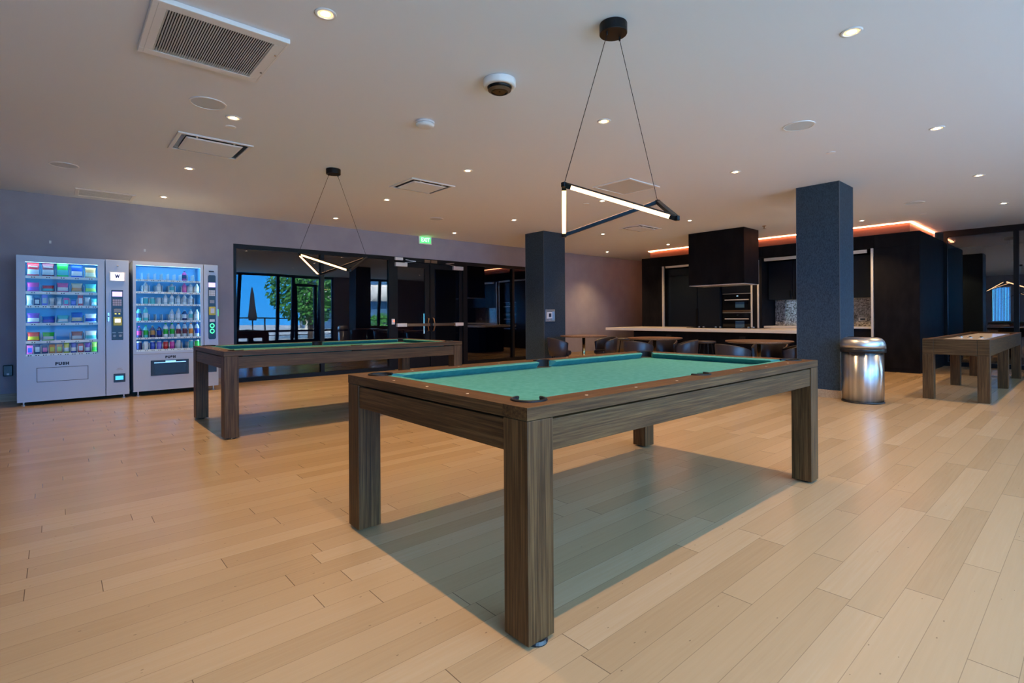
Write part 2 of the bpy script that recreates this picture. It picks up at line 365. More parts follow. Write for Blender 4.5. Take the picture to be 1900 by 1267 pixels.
# window wall behind the camera
mb = B(-4, -1.85, WIN_Y - .2, WIN_Y, 0, CEIL); mb.box(9.05, 10.45, WIN_Y - .2, WIN_Y, 0, CEIL); mb.box(11.95, 18.5, WIN_Y - .2, WIN_Y, 0, CEIL)
mb.box(-1.85, 9.05, WIN_Y - .2, WIN_Y, 0, .12); mb.box(10.45, 11.95, WIN_Y - .2, WIN_Y, 0, .12)
struct('wall_front', mb, M_WALL)
def window_wall(nm, xs, transom=None):
    w = sthing(nm, (xs[0], WIN_Y - .1, .12)); ox = xs[0]
    fr = MB()
    for i, x in enumerate(xs):
        t = 0 if i in (0, len(xs) - 1) else .13
        fr.bar((x - ox, 0, 0), (x - ox + t, 0, CEIL - .12), .1, .12, (1, 0, 0))
    fr.box(0, xs[-1] - ox, -.06, .06, 0, .10); fr.box(0, xs[-1] - ox, -.06, .06, CEIL - .22, CEIL - .12)
    fr.box(0, xs[-1] - ox, -.05, .05, .42, .50)
    if transom: fr.box(transom[0] - ox, transom[1] - ox, -.06, .06, 2.35, 2.45); fr.box(transom[0] - ox, transom[0] - ox + .12, -.06, .06, 0, 2.4); fr.box(transom[1] - ox - .12, transom[1] - ox, -.06, .06, 0, 2.4)
    fr.build('window_frame', M_BLACK, w)
    B(0, xs[-1] - ox, -.006, .006, .05, CEIL - .17).build('pane', M_WINGLASS, w)
window_wall('window_4', [-1.85, -.1, 1.7, 3.5, 5.25, 6.7, 7.3, 8.4, 9.05], (7.42, 8.35))
window_wall('window_5', [10.45, 11.2, 11.95])

# ------------------------------------------------------------------ glazed partition with double door
FY0, FY1 = WALL_Y + .01, WALL_Y + .11
def frame_piece(w, loc, x0, x1, z0, z1, nm='frame'):
    return B(x0 - loc[0], x1 - loc[0], FY0 - loc[1], FY1 - loc[1], z0, z1).build(nm, M_BLACK, w)
def glazed(nm, x0, x1, mull, lab):
    loc = ((x0 + x1) / 2, WALL_Y + .06, 0); w = sthing(nm, loc, lab, 'window')
    mb = MB()
    for a in ((x0, x0 + .05, 0, GTOP), (x1 - .05, x1, 0, GTOP), (x0 + .05, x1 - .05, GTOP - .075, GTOP), (x0 + .05, x1 - .05, 0, .075)):
        mb.box(a[0] - loc[0], a[1] - loc[0], -.05, .05, a[2], a[3])
    mb.build('frame', M_BLACK, w)
    edges = [x0 + .05] + list(mull) + [x1 - .05]
    for m_ in mull: B(m_ - .035 - loc[0], m_ + .035 - loc[0], -.05, .05, .075, GTOP - .075).build('mullion', M_BLACK, w)
    for a, b in zip(edges[:-1], edges[1:]):
        B(a - loc[0], b - loc[0], -.006, .006, .075, GTOP - .075).build('pane', M_GLAZE, w)
glazed('window_1', GX0, 5.35, [3.88], 'black framed dark glass panels behind the rear pool table mirroring the sky outside')
glazed('window_2', 7.30, GX1, [8.81], 'black framed dark glass panels between the double door and the left column')
loc = (6.325, WALL_Y + .06, 0)
dr = sthing('door_1', loc, 'black framed glass double door under the green exit sign', 'door')
mb = MB()
for a in ((5.35, 5.42, 0, GTOP), (7.23, 7.30, 0, GTOP), (5.42, 7.23, GTOP - .09, GTOP)): mb.box(a[0] - loc[0], a[1] - loc[0], -.05, .05, a[2], a[3])
mb.build('door_frame', M_BLACK, dr)
for (a, b, sgn) in ((5.425, 6.315, 1), (6.335, 7.225, -1)):
    lf = MB()
    stl, str_ = (.09, .115) if sgn == 1 else (.115, .09)
    for q in ((a, a + stl, .01, 2.32), (b - str_, b, .01, 2.32), (a + stl, b - str_, 2.21, 2.32), (a + stl, b - str_, .01, .24)):
        lf.box(q[0] - loc[0], q[1] - loc[0], -.025, .025, q[2], q[3])
    leaf = lf.build('door_leaf', M_BLACK, dr)
    B(a + stl - loc[0], b - str_ - loc[0], -.005, .005, .24, 2.21).build('pane', M_GLAZE, leaf)
    # push bar: silver end piece, bronze touch bar
    e0, e1 = (a + .04, a + .27) if sgn == 1 else (b - .25, b - .03)
    t0, t1 = (a + .28, b - .03) if sgn == 1 else (a + .03, b - .26)
    pbar = B(t0 - loc[0], t1 - loc[0], -.10, -.045, .925, .985).build('push_bar', M_BRONZE, leaf, bevel=.006)
    pc = B(e0 - loc[0], e1 - loc[0], -.105, -.025, .918, .992).build('push_bar_end', M_ALU, leaf, bevel=.006)
    B(t0 - loc[0], t0 + .03 - loc[0], -.05, -.025, .935, .975).build('bracket', M_STEEL, leaf)
    B(t1 - .03 - loc[0], t1 - loc[0], -.05, -.025, .935, .975).build('bracket', M_STEEL, leaf)
    hx = (b - .055 if sgn == 1 else a + .055) - loc[0]
    pull = MB(); pull.smooth = True
    pull.tube([(hx, -.02, 1.10), (hx + sgn * -.0, -.075, 1.09), (hx - sgn * .03, -.085, .955), (hx, -.075, .82), (hx, -.02, .81)], .014, 8)
    pull.build('pull_handle', M_BRONZE, leaf)
    # closer
    cx0, cx1 = (a + .02, a + .30) if sgn == 1 else (b - .29, b - .01)
    B(cx0 - loc[0], cx1 - loc[0], -.085, -.025, 2.215, 2.30).build('door_closer', M_ALU, dr, bevel=.005)
    mb = MB(); ax = cx1 - .05 - loc[0] if sgn == 1 else cx0 + .05 - loc[0]
    mb.bar((ax, -.06, 2.305), (ax + sgn * .26, -.075, 2.345), .02, .012); mb.bar((ax + sgn * .26, -.075, 2.345), (ax + sgn * .02, -.052, 2.37), .02, .012)
    mb.build('closer_arm', M_STEEL, dr)
    B((6.16 if sgn == 1 else 6.335) - loc[0], (6.31 if sgn == 1 else 6.49) - loc[0], -.075, -.05, 2.335, 2.40).build('magnetic_lock', M_BRONZE, dr)
MB().tube([(6.13 - loc[0], -.03, 1.20), (6.13 - loc[0], -.08, 1.20), (6.13 - loc[0], -.08, .76), (6.13 - loc[0], -.03, .76)], .009, 8).build('pull_bar', M_CHROME, dr)
t = thing('card_reader', 'small white card reader with red light at the left edge of the double door', 'card reader', (5.385, WALL_Y - .01, 1.03))
B(-.035, .035, 0, .02, -.06, .06).build('housing', M_WHITE, t, bevel=.004)
MB().cyl(.016, 0, .006, (.012, 0, .012), 16, 'y').build('indicator', mat('red_indicator', (.8, .1, .05), .4, emit=(1, .15, .05), estr=1.5), t)
t = tag(B(-.09, .09, -.03, .02, -.03, .03).build('door_sensor', M_WHITE, None, (5.52, WALL_Y - .01, 2.375), .004), 'small white sensor box at the top left corner of the double door frame', 'sensor')
t = thing('exit_sign', 'white exit sign with lit green letters above the double door', 'exit sign', (6.165, WALL_Y, 2.83))
B(-.165, .165, -.045, 0, -.095, .085).build('housing', M_WHITE, t, bevel=.006)
B(-.135, .135, -.049, -.044, -.065, .060).build('face', M_EXITL, t)
text('lettering', 'EXIT', .12, mat('exit_letter', (.5, 1, .55), .4, emit=(.35, 1, .40), estr=1.3), t, (0, -.051, 0), .22, .001, .004)
t = thing('outlet_cover', 'black outlet cover low on the grey wall left of the vending machines', 'outlet', (-.49, WALL_Y, .42))
B(-.05, .05, -.06, 0, -.07, .08).build('cover', M_BLACKPL, t, bevel=.01)
B(-.012, .012, -.066, -.06, -.055, -.03).build('latch', M_WHITE, t)

for hx_, hz_, lab in ((-.05, 2.23, 'tiny white hook on the wall above the left vending machine'), (1.06, 2.20, 'tiny white hook on the wall above the right vending machine')):
    t = thing('wall_hook', lab, 'hook', (hx_, WALL_Y, hz_), 0, 'tiny wall hooks'); B(-.012, .012, -.006, 0, -.02, .02).build('plate', M_WHITE, t); MB().tube([(0, -.006, -.005), (0, -.025, -.008), (0, -.028, .008)], .004, 8).build('peg', M_WHITE, t)

# ------------------------------------------------------------------ glass partition at the far right and the room beyond
PX = 14.50
loc = (PX, .1, 0); w = sthing('window_3', loc, 'black framed glass partition at the far right beside the dark cabinets', 'window')
mb = B(-.05, .05, 2.25 - loc[1] - .06, 2.25 - loc[1], 0, CEIL); mb.box(-.05, .05, WIN_Y - loc[1], 2.19 - loc[1], 2.78, CEIL); mb.box(-.05, .05, WIN_Y - loc[1], 2.19 - loc[1], 0, .09)
mb.build('frame', M_BLACK, w)
for yy in (1.12, -.05, -1.2): B(-.05, .05, yy - .04 - loc[1], yy + .04 - loc[1], .09, 2.78).build('mullion', M_BLACK, w)
for a, b in ((1.16, 2.19), (-.01, 1.08), (-1.16, -.09), (WIN_Y, -1.24)): B(-.006, .006, a - loc[1], b - loc[1], .09, 2.78).build('pane', glass('tinted_glass', (.62, .62, .66), .10) if a == 1.16 else bpy.data.materials['tinted_glass'], w)
mb = B(18.4, 18.5, WIN_Y, 1.52, 0, CEIL); mb.box(18.4, 18.5, 1.9, 5, 0, CEIL); mb.box(18.4, 18.5, 1.52, 1.9, 0, .9); mb.box(18.4, 18.5, 1.52, 1.9, 1.83, CEIL)
struct('wall_lounge', mb, mat('taupe_wall', (.16, .13, .12), .8))
struct('wall_lounge_side', B(14.63, 18.4, 4.0, 4.1, 0, CEIL), M_DARKWALL)
w = sthing('window_6', (18.44, 1.71, .9), 'small bright window with a blind seen through the glass partition', 'window')
mb = B(-.03, .03, -.19, -.165, 0, .93); mb.box(-.03, .03, .165, .19, 0, .93); mb.box(-.03, .03, -.165, .165, 0, .03); mb.box(-.03, .03, -.165, .165, .90, .93); mb.build('window_frame', M_WHITE, w)
mb = MB()
for k in range(11): mb.box(.0, .012, -.16 + k * .029, -.136 + k * .029, .03, .90)
mb.build('blind', M_BLIND, w)
tag(B(17.6, 18.2, 1.98, 3.2, 0, 2.84).build('tall_black_cabinet', M_CAB, None), 'tall black cabinet standing beyond the far glass partition', 'cabinet')
t = thing('credenza', 'low brown wooden credenza under the small window beyond the glass partition', 'credenza', (18.12, 1.3, 0))
B(-.24, .24, -.45, .62, .1, .74).build('body', M_TABLETOP, t); B(-.26, .26, -.47, .64, .74, .77).build('top', M_WOODY, t)
for yy in (-.4, .57): B(-.2, .2, yy - .03, yy + .03, 0, .1).build('leg', M_BLACK, t)
# ------------------------------------------------------------------ columns
def column(x0, x1, y0, y1, lab, nm):
    w = sthing(nm, ((x0 + x1) / 2, (y0 + y1) / 2, 0), lab, 'column'); cx, cy = (x0 + x1) / 2, (y0 + y1) / 2
    B(x0 - cx, x1 - cx, y0 - cy, y1 - cy, .0, CEIL).build('shaft', M_COLUMN, w)
    mb = MB(); e = .014; hx, hy = (x1 - x0) / 2, (y1 - y0) / 2
    mb.box(-hx - e, hx + e, -hy - e, -hy, 0, .105); mb.box(-hx - e, hx + e, hy, hy + e, 0, .105)
    mb.box(-hx - e, -hx, -hy, hy, 0, .105); mb.box(hx, hx + e, -hy, hy, 0, .105)
    mb.build('baseboard', M_BASE, w)
    mb = MB()
    for sx_ in (-1, 1):
        for sy in (-1, 1): mb.box(sx_ * hx - .003, sx_ * hx + .003, sy * hy - .003, sy * hy + .003, .105, CEIL)
    mb.build('corner_bead', mat('corner_bead_' + nm, (.10, .115, .13), .4), w)
column(7.848, 8.42, 2.300, 2.835, 'square charcoal column beside the steel trash can', 'column_1')
column(7.640, 8.283, 7.668, 8.225, 'square charcoal column with a steel wall plate left of the small tables', 'column_2')
t = thing('thermostat', 'steel wall plate with a small screen on the left column', 'thermostat', (7.82, 7.668, 1.14))
B(-.14, .14, -.012, 0, -.125, .13).build('plate', M_STEEL, t, bevel=.003)
mb = B(-.10, .03, -.03, -.012, -.06, .07); mb.build('body', M_WHITE, t, bevel=.004)
B(-.07, .0, -.034, -.03, -.03, .045).build('screen', M_INK, t)
B(.06, .075, -.022, -.012, -.09, .09).build('switch', M_STEEL, t); B(.10, .115, -.022, -.012, -.09, .09).build('switch', M_STEEL, t)
MB().cyl(.012, .012, .03, (-.03, 0, -.10), 12, 'y').build('knob', M_WHITE, t)

# ------------------------------------------------------------------ ceiling: downlights, speakers, vents, detectors
ROWS = {1.035: 'the near row over the front pool table', 3.005: 'the row just behind the front pool table', 5.10: 'the row before the rear table',
        7.16: 'the row just behind the rear pool table', 9.07: 'the row closest to the lilac grey wall'}
XS = [1.20, 3.785, 6.37, 8.955, 11.53]
first = None
for ry, rname in ROWS.items():
    for i, rx in enumerate(XS):
        lab = '%s recessed downlight from the left in %s' % (ORD[i], rname)
        if first is None:
            first = thing('downlight', lab, 'ceiling light', (rx, ry, CEIL), 0, 'recessed ceiling downlights')
            mb = MB(); mb.smooth = True; mb.lathe([(.043, -.001), (.043, -.004), (.050, -.007), (.060, -.006), (.063, -.001)], (0, 0, 0), 32); mb.build('trim_ring', M_WHITE, first, fix=False)
            MB().cyl(.027, -.0035, -.001, (0, 0, 0), 32).build('lens', M_LENS, first)
            MB().lathe([(.027, -.001), (.027, -.0032), (.043, -.0038), (.043, -.001)], (0, 0, 0), 32).build('reflector', M_REFL, first)
            sl = bpy.data.lights.new('bulb', 'SPOT'); sl.energy = DOWN_W; sl.color = WARM; sl.spot_size = math.radians(106); sl.spot_blend = 1.0; sl.shadow_soft_size = .014
            so = bpy.data.objects.new('bulb', sl); COL.objects.link(so); so.parent = first; so.location = (0, 0, -.045)
        else: dup(first, (rx, ry, CEIL), lab)
def ceil_disc(nm, lab, cat, x, y, rr, group, h=.008, m=M_SPK):
    t = thing(nm, lab, cat, (x, y, CEIL), 0, group)
    mb = MB(); mb.smooth = False; mb.lathe([(rr - .012, -.0005), (rr - .012, -h), (rr, -h), (rr, -.0005)], (0, 0, 0), 40); mb.build('rim', M_WHITE, t)
    MB().cyl(rr - .012, -h + .003, -.0005, (0, 0, 0), 40).build('grille', m, t)
    return t
for x, y, lab in ((.96, 4.89, 'round ceiling speaker between the big louvred grille and the oblong diffuser'), (.084, 7.92, 'round ceiling speaker at the far left above the snack machine'),
                  (5.28, 1.88, 'round ceiling speaker right of the front pendant lamp'), (5.20, 7.98, 'round ceiling speaker above the glass double door'),
                  (10.35, 1.97, 'round ceiling speaker right of the right column, near the dark cabinets')):
    ceil_disc('ceiling_speaker', lab, 'speaker', x, y, .135, 'round ceiling speakers')
for x, y, lab in ((1.235, 5.356, 'small round sprinkler cover above the oblong ceiling diffuser'), (6.42, 1.96, 'small round sprinkler cover near the front right ceiling speaker'),
                  (11.64, 2.09, 'small round sprinkler cover by the dark cabinets at the right'), (6.34, 5.40, 'small round sprinkler cover left of the far lit pendant bar'),
                  (10.21, 8.18, 'small round sprinkler cover near the left end of the kitchen')):
    tag(MB().lathe([(.045, -.0005), (.045, -.006), (.030, -.010), (0, -.010)], (0, 0, 0), 24).build('sprinkler_cover', M_WHITE, None, (x, y, CEIL)), lab, 'sprinkler cover', 'flush sprinkler covers')
t = thing('sprinkler', 'small hanging sprinkler head right of the dark range hood', 'sprinkler', (10.66, 4.45, CEIL))
MB().lathe([(.04, -.0005), (.035, -.008), (.012, -.012), (.010, -.045), (0, -.045)], (0, 0, 0), 16).build('escutcheon', M_BRONZE, t)
MB().cyl(.022, -.055, -.051, (0, 0, 0), 16).build('deflector', M_BRONZE, t); MB().cyl(.004, -.055, -.04, (0, 0, 0), 8).build('pin', M_BRONZE, t)

# big louvred return grille
def louvre(nm, lab, x0, x1, y0, y1, n, bw, drop=.03, along='y', group=None):
    cx, cy = (x0 + x1) / 2, (y0 + y1) / 2; t = thing(nm, lab, 'air vent', (cx, cy, CEIL), 0, group); hx, hy = (x1 - x0) / 2, (y1 - y0) / 2
    mb = MB()
    for q in ((-hx, hx, -hy, -hy + bw), (-hx, hx, hy - bw, hy), (-hx, -hx + bw, -hy + bw, hy - bw), (hx - bw, hx, -hy + bw, hy - bw)): mb.box(*q, -drop, -.0005)
    mb.build('frame', M_WHITE, t, bevel=.004)
    B(-hx + bw, hx - bw, -hy + bw, hy - bw, -.004, -.0008).build('backing', M_VMDARK if along == 'y' else M_GRILLE, t)
    mb = MB()
    for k in range(n):
        if along == 'y':
            xx = -hx + bw + (k + .5) * (x1 - x0 - 2 * bw) / n; mb.bar((xx, -hy + bw, -drop + .009), (xx, hy - bw, -drop + .009), .0022 + .004, .014, (.5, 0, 1))
        else:
            yy = -hy + bw + (k + .5) * (y1 - y0 - 2 * bw) / n; mb.bar((-hx + bw, yy, -drop + .009), (hx - bw, yy, -drop + .009), .012, .012, (0, .5, 1))
    mb.build('louvre', M_GRILLE, t)
    return t, hx, hy
t, hx, hy = louvre('return_grille', 'large white louvred return grille on the ceiling at upper left', .41, 1.14, 3.43, 4.17, 44, .075)
for yy in (-.16, .16): MB().cyl(.007, -.036, -.029, (hx - .03, yy, 0), 12).build('latch_screw', M_CHROME, t)
for a, b in ((-hx + .028, -hx + .031), (hx - .016, hx - .014)): B(a, b, -hy + .02, hy - .02, -.0312, -.029).build('seam', M_GRILLE, t)
louvre('slot_vent', 'flat white slotted vent on the ceiling above the left vending machine', .21, .885, 9.19, 9.72, 5, .045, .012, 'x')
def plaque(lab, x0, x1, y0, y1, panel=M_CEIL):
    cx, cy = (x0 + x1) / 2, (y0 + y1) / 2; t = thing('ceiling_diffuser', lab, 'air vent', (cx, cy, CEIL), 0, 'square ceiling air diffusers'); hx, hy = (x1 - x0) / 2, (y1 - y0) / 2
    mb = MB(); bw = .035
    for q in ((-hx, hx, -hy, -hy + bw), (-hx, hx, hy - bw, hy), (-hx, -hx + bw, -hy + bw, hy - bw), (hx - bw, hx, -hy + bw, hy - bw)): mb.box(*q, -.014, -.0005)
    mb.build('frame', M_WHITE, t, bevel=.003)
    B(-hx + bw, hx - bw, -hy + bw, hy - bw, -.003, -.0008).build('throat', M_VMDARK, t)
    g = .045
    mb = MB(); a, b = hx - bw - g, hy - bw - g
    mb.add([(-a, -b, -.012), (a, -b, -.012), (a, b, -.012), (-a, b, -.012), (-a + .02, -b + .02, -.022), (a - .02, -b + .02, -.022), (a - .02, b - .02, -.022), (-a + .02, b - .02, -.022)],
           [(0, 1, 2, 3), (7, 6, 5, 4), (0, 4, 5, 1), (1, 5, 6, 2), (2, 6, 7, 3), (3, 7, 4, 0)])
    mb.build('face_panel', panel, t)
    for sx_ in (-.5, .5):
        for sy in (-1, 1): B(sx_ * hx - .008, sx_ * hx + .008, sy * (b + .002), sy * (b + g - .002), -.012, -.004).build('hanger', M_WHITE, t)
plaque('oblong looking ceiling diffuser at left, between the speaker and a downlight', .885, 1.55, 5.79, 6.42)
plaque('square ceiling diffuser above the rear pendant lamp, right of its canopy', 3.43, 4.10, 5.81, 6.425)
plaque('small square ceiling diffuser in front of the dark range hood', 8.59, 9.33, 5.94, 6.47)
t = thing('filter_grille', 'square ceiling filter grille behind the lit front pendant bars', 'air vent', (5.93, 4.33, CEIL))
mb = MB()
for q in ((-.35, .35, -.31, -.275), (-.35, .35, .275, .31), (-.35, -.315, -.275, .275), (.315, .35, -.275, .275)): mb.box(*q, -.016, -.0005)
mb.build('frame', M_WHITE, t, bevel=.003); B(-.315, .315, -.275, .275, -.010, -.0008).build('filter', M_GRILLE, t)
# dome camera and smoke detector
t = thing('dome_camera', 'white round dome security camera with a smoked lens on the ceiling', 'security camera', (2.53, 3.0, CEIL))
mb = MB(); mb.smooth = True; mb.lathe([(.105, -.0005), (.122, -.002), (.124, -.008), (.124, -.044), (.120, -.052), (.095, -.056), (.092, -.050)], (0, 0, 0), 48); mb.build('housing', M_WHITE, t, fix=False)
mb = MB(); mb.smooth = True; mb.lathe([(.094, -.048), (.092, -.060), (.082, -.078), (.062, -.090), (.040, -.092), (0, -.088)], (0, 0, 0), 48); mb.build('dome', mat('smoked_dome', (.006, .005, .005), .08, spec=.25), t)
mb = MB(); mb.lathe([(.086, -.074), (.0875, -.0775), (.066, -.0915), (.064, -.088)], (0, 0, 0), 40); mb.build('lens_ring', mat('brown_ring', (.10, .06, .035), .4), t)
t = thing('smoke_detector', 'white smoke detector on the ceiling left of the dome camera', 'smoke detector', (2.548, 4.08, CEIL))
mb = MB(); mb.lathe([(.080, -.0005), (.086, -.004), (.086, -.016), (.080, -.018)], (0, 0, 0), 40); mb.build('base', M_WHITE, t)
mb = MB(); mb.lathe([(.072, -.016), (.072, -.021)], (0, 0, 0), 40); mb.build('vent_slot', M_INK, t)
mb = MB(); mb.smooth = True; mb.lathe([(.080, -.021), (.083, -.026), (.080, -.038), (.070, -.046), (.045, -.050), (0, -.050)], (0, 0, 0), 40); mb.build('cover', M_WHITE, t)

# ------------------------------------------------------------------ pendant lamps: four slim bars in a folded diamond
def pendant(lab, cx, cy):
    t = thing('pendant_lamp', lab, 'pendant lamp', (cx, cy, 0), 0, 'black pendant lamps of slim lit bars')
    zt, zb, R_ = 1.868, 1.662, .402
    A = Vector((-R_, .045, zt)); Cc = Vector((R_, -.045, zt)); Bk = Vector((-.02, R_, zb)); Dn = Vector((.02, -R_ - .01, zb))
    mb = MB(); mb.smooth = False; mb.cyl(.084, CEIL - .062, CEIL - .0005, (0, 0, 0), 40); mb.build('canopy', M_BLACK, t, bevel=.003)
    for P in (A, Cc):
        q = Vector((P.x, P.y, 0)).normalized() * .055
        mb = MB(); mb.cyl(.006, CEIL - .085, CEIL - .06, (q.x, q.y, 0), 10); mb.tube([(q.x, q.y, CEIL - .08), P], .0022, 6); mb.build('cable', M_BLACK, t)
    ctr = Vector((0, 0, (zt + zb) / 2))
    for P, Q in ((A, Bk), (A, Dn), (Cc, Bk), (Cc, Dn)):
        dr_ = (Q - P).normalized(); P2, Q2 = P + dr_ * .012, Q - dr_ * .012
        out = Vector((-.55, -.55, -.6)) if (P is A and Q is Dn) else Vector((0, 0, 1 if (P is Cc and Q is Bk) else -1)); out -= dr_ * out.dot(dr_); out.normalize()
        b = MB().bar(P2, Q2, .026, .022, out).build('light_bar', M_BLACK, t)
        l = MB().bar(P2 + dr_ * .03 + out * .0095, Q2 - dr_ * .03 + out * .0095, .024, .004, out).build('led_strip', M_LED, b)
    for P in (A, Cc, Bk, Dn):
        mb = MB(); mb.bar(P + Vector((0, 0, -.014)), P + Vector((0, 0, .014)), .026, .026, (1, 0, 0)); mb.build('joint', M_BLACK, t, bevel=.004)
    return t
p1 = pendant('black pendant lamp of slim lit bars hanging above the front pool table', 2.574, 1.968)
dup(p1, (2.52, 6.10, 0), 'black pendant lamp of slim lit bars hanging above the rear pool table')
dup(p1, (16.75, 1.42, 0), 'black pendant lamp of slim lit bars seen through the far right glass partition')
# ------------------------------------------------------------------ pool tables
def arc(cx, cy, rr, a0, a1, n=10):
    return [(cx + rr * math.cos(a0 + (a1 - a0) * i / n), cy + rr * math.sin(a0 + (a1 - a0) * i / n)) for i in range(n + 1)]
def pool_table(lab, loc):
    L_, W_, H, RT, RW, LEG = 2.690, 1.412, .814, .044, .128, .124
    t = thing('pool_table', lab, 'pool table', loc, 0, 'wooden pool tables with green felt'); hx, hy = L_ / 2, W_ / 2
    zb = H - RT; BED = H - .042; PR = .060
    ix, iy = hx - RW, hy - RW
    # rails: long ones run the full length, notched for the pockets
    for sy in (-1, 1):
        P = [(-hx, -hy), (hx, -hy), (hx, -iy)] + arc(ix, -iy, PR, 0, -PI, 12) + arc(0, -iy, PR * .95, 0, -PI, 12) + arc(-ix, -iy, PR, 0, -PI, 12) + [(-hx, -iy)]
        if sy > 0: P = [(x, -y) for x, y in P][::-1]
        mb = MB().prism(P, zb, H); mb.k = 1
        for x in (-.98, -.655, -.33, .33, .655, .98): mb.cyl(.0065, H - .001, H + .0006, (x, sy * (iy + .075), 0), 12)
        mb.build('rail', [M_WOODX, M_SIGHT], t)
    for sx_ in (-1, 1):
        P = [(ix + PR, -iy), (hx, -iy), (hx, iy)] + [(ix + PR, iy)] + arc(ix, iy, PR, 0, -PI / 2, 6)[1:] + arc(ix, -iy, PR, PI / 2, 0, 6)[:-1]
        if sx_ < 0: P = [(-x, y) for x, y in P][::-1]
        mb = MB().prism(P, zb, H); mb.k = 1
        for y in (-.30, 0, .30): mb.cyl(.0065, H - .001, H + .0006, (sx_ * (ix + .075), y, 0), 12)
        mb.build('rail', [M_WOODY, M_SIGHT], t)
    # aprons, legs
    for sy in (-1, 1): B(-hx + LEG, hx - LEG, sy * (hy - .006), sy * (hy - .036), .650, zb - .009).build('apron', M_WOODX, t, bevel=.002)
    for sx_ in (-1, 1): B(sx_ * (hx - .006), sx_ * (hx - .036), -hy + LEG, hy - LEG, .650, zb - .009).build('apron', M_WOODY, t, bevel=.002)
    for sx_ in (-1, 1):
        for sy in (-1, 1):
            lg = B(sx_ * hx, sx_ * (hx - LEG), sy * hy, sy * (hy - LEG), .012, zb - .002).build('leg', M_WOODZ, t, bevel=.003)
            MB().lathe([(.040, 0), (.042, .005), (.036, .014), (0, .014)], (sx_ * (hx - LEG / 2), sy * (hy - (.028 if sy < 0 and sx_ < 0 else .05)), 0), 24).build('levelling_foot', M_BLACKPL, lg)
    # slate with the cloth
    P = arc(ix, -iy, PR, PI / 2 + .0, PI, 6)[::-1][::-1]
    bed = [(-ix + PR, -iy)] + [(-.057, -iy)] + arc(0, -iy, .057, PI, 0, 10)[1:-1] + [(.057, -iy), (ix - PR, -iy)] + arc(ix, -iy, PR, PI, PI / 2, 6)[1:-1] + [(ix, -iy + PR), (ix, iy - PR)] \
        + arc(ix, iy, PR, -PI / 2, -PI, 6)[1:-1] + [(ix - PR, iy), (.057, iy)] + arc(0, iy, .057, 0, -PI, 10)[1:-1] + [(-.057, iy), (-ix + PR, iy)] + arc(-ix, iy, PR, 0, -PI / 2, 6)[1:-1] \
        + [(-ix, iy - PR), (-ix, -iy + PR)] + arc(-ix, -iy, PR, PI / 2, 0, 6)[1:-1]
    MB().prism(bed, BED - .03, BED).build('playing_cloth', M_FELT, t)
    B(-hx + .037, hx - .037, -hy + .037, hy - .037, .665, .70).build('underframe', M_MATTE, t)
    # cushions
    def cushion(a, b, inn, ca, cb):
        a, b, inn = Vector((*a, 0)), Vector((*b, 0)), Vector((*inn, 0)); dr_ = (b - a).normalized()
        prof = [(0, H - .001), (.010, H + .0005), (.049, H - .004), (.053, H - .007), (.010, BED + .001), (0, BED + .001)]
        vs_ = []
        for p, sg, cut in ((a, 1, ca), (b, -1, cb)):
            for (q, z) in prof: v = p + inn * q + dr_ * (sg * cut * q / .053); vs_.append((v.x, v.y, z))
        n = len(prof); MB().add(vs_, [tuple(range(n)), tuple(range(2 * n - 1, n - 1, -1))] + [(i, n + i, n + (i + 1) % n, (i + 1) % n) for i in range(n)]).build('cushion', M_FELT, t)
    g = PR + .004
    for sy in (-1, 1):
        cushion((-ix + g, sy * iy), (-g, sy * iy), (0, -sy), .05, .018); cushion((g, sy * iy), (ix - g, sy * iy), (0, -sy), .018, .05)
    for sx_ in (-1, 1): cushion((sx_ * ix, -iy + g), (sx_ * ix, iy - g), (-sx_, 0), .05, .05)
    # pockets: a black cup with a raised wall on the rail side and a horseshoe iron on top
    def pocket(cx, cy, rr, a0, a1):
        rr -= .001; mb = MB(); mb.lathe([(rr - .003, .665), (rr, .665), (rr, BED), (rr - .003, BED)], (cx, cy, 0), 28)
        mb.cyl(rr, .662, .667, (cx, cy, 0), 28); mb.lathe([(rr - .004, BED), (rr, BED), (rr, H + .001), (rr - .004, H + .001), (rr - .004, BED)], (cx, cy, 0), 20, a0, a1)
        p = mb.build('pocket', M_MATTE, t)
        pts = arc(cx, cy, rr + .004, a0 - .05, a1 + .05, 20); mb = MB(); mb.smooth = True
        mb.tube([(x, y, H + .001) for x, y in pts], .0065, 8); mb.build('pocket_iron', M_BLACK, p)
    pocket(-ix, -iy, PR, PI / 2, 2 * PI); pocket(ix, -iy, PR, -PI, PI / 2); pocket(ix, iy, PR, -PI / 2, PI); pocket(-ix, iy, PR, 0, 3 * PI / 2)
    pocket(0, -iy, .057, -PI, 0); pocket(0, iy, .057, 0, PI)
    return t
pt = pool_table('dark oak pool table with green felt in the foreground', (1.182 + 1.345, 1.269 + .706, 0))
dup(pt, (1.1625 + 1.345, 5.334 + .706, 0), 'dark oak pool table with green felt standing near the vending machines and glass wall')

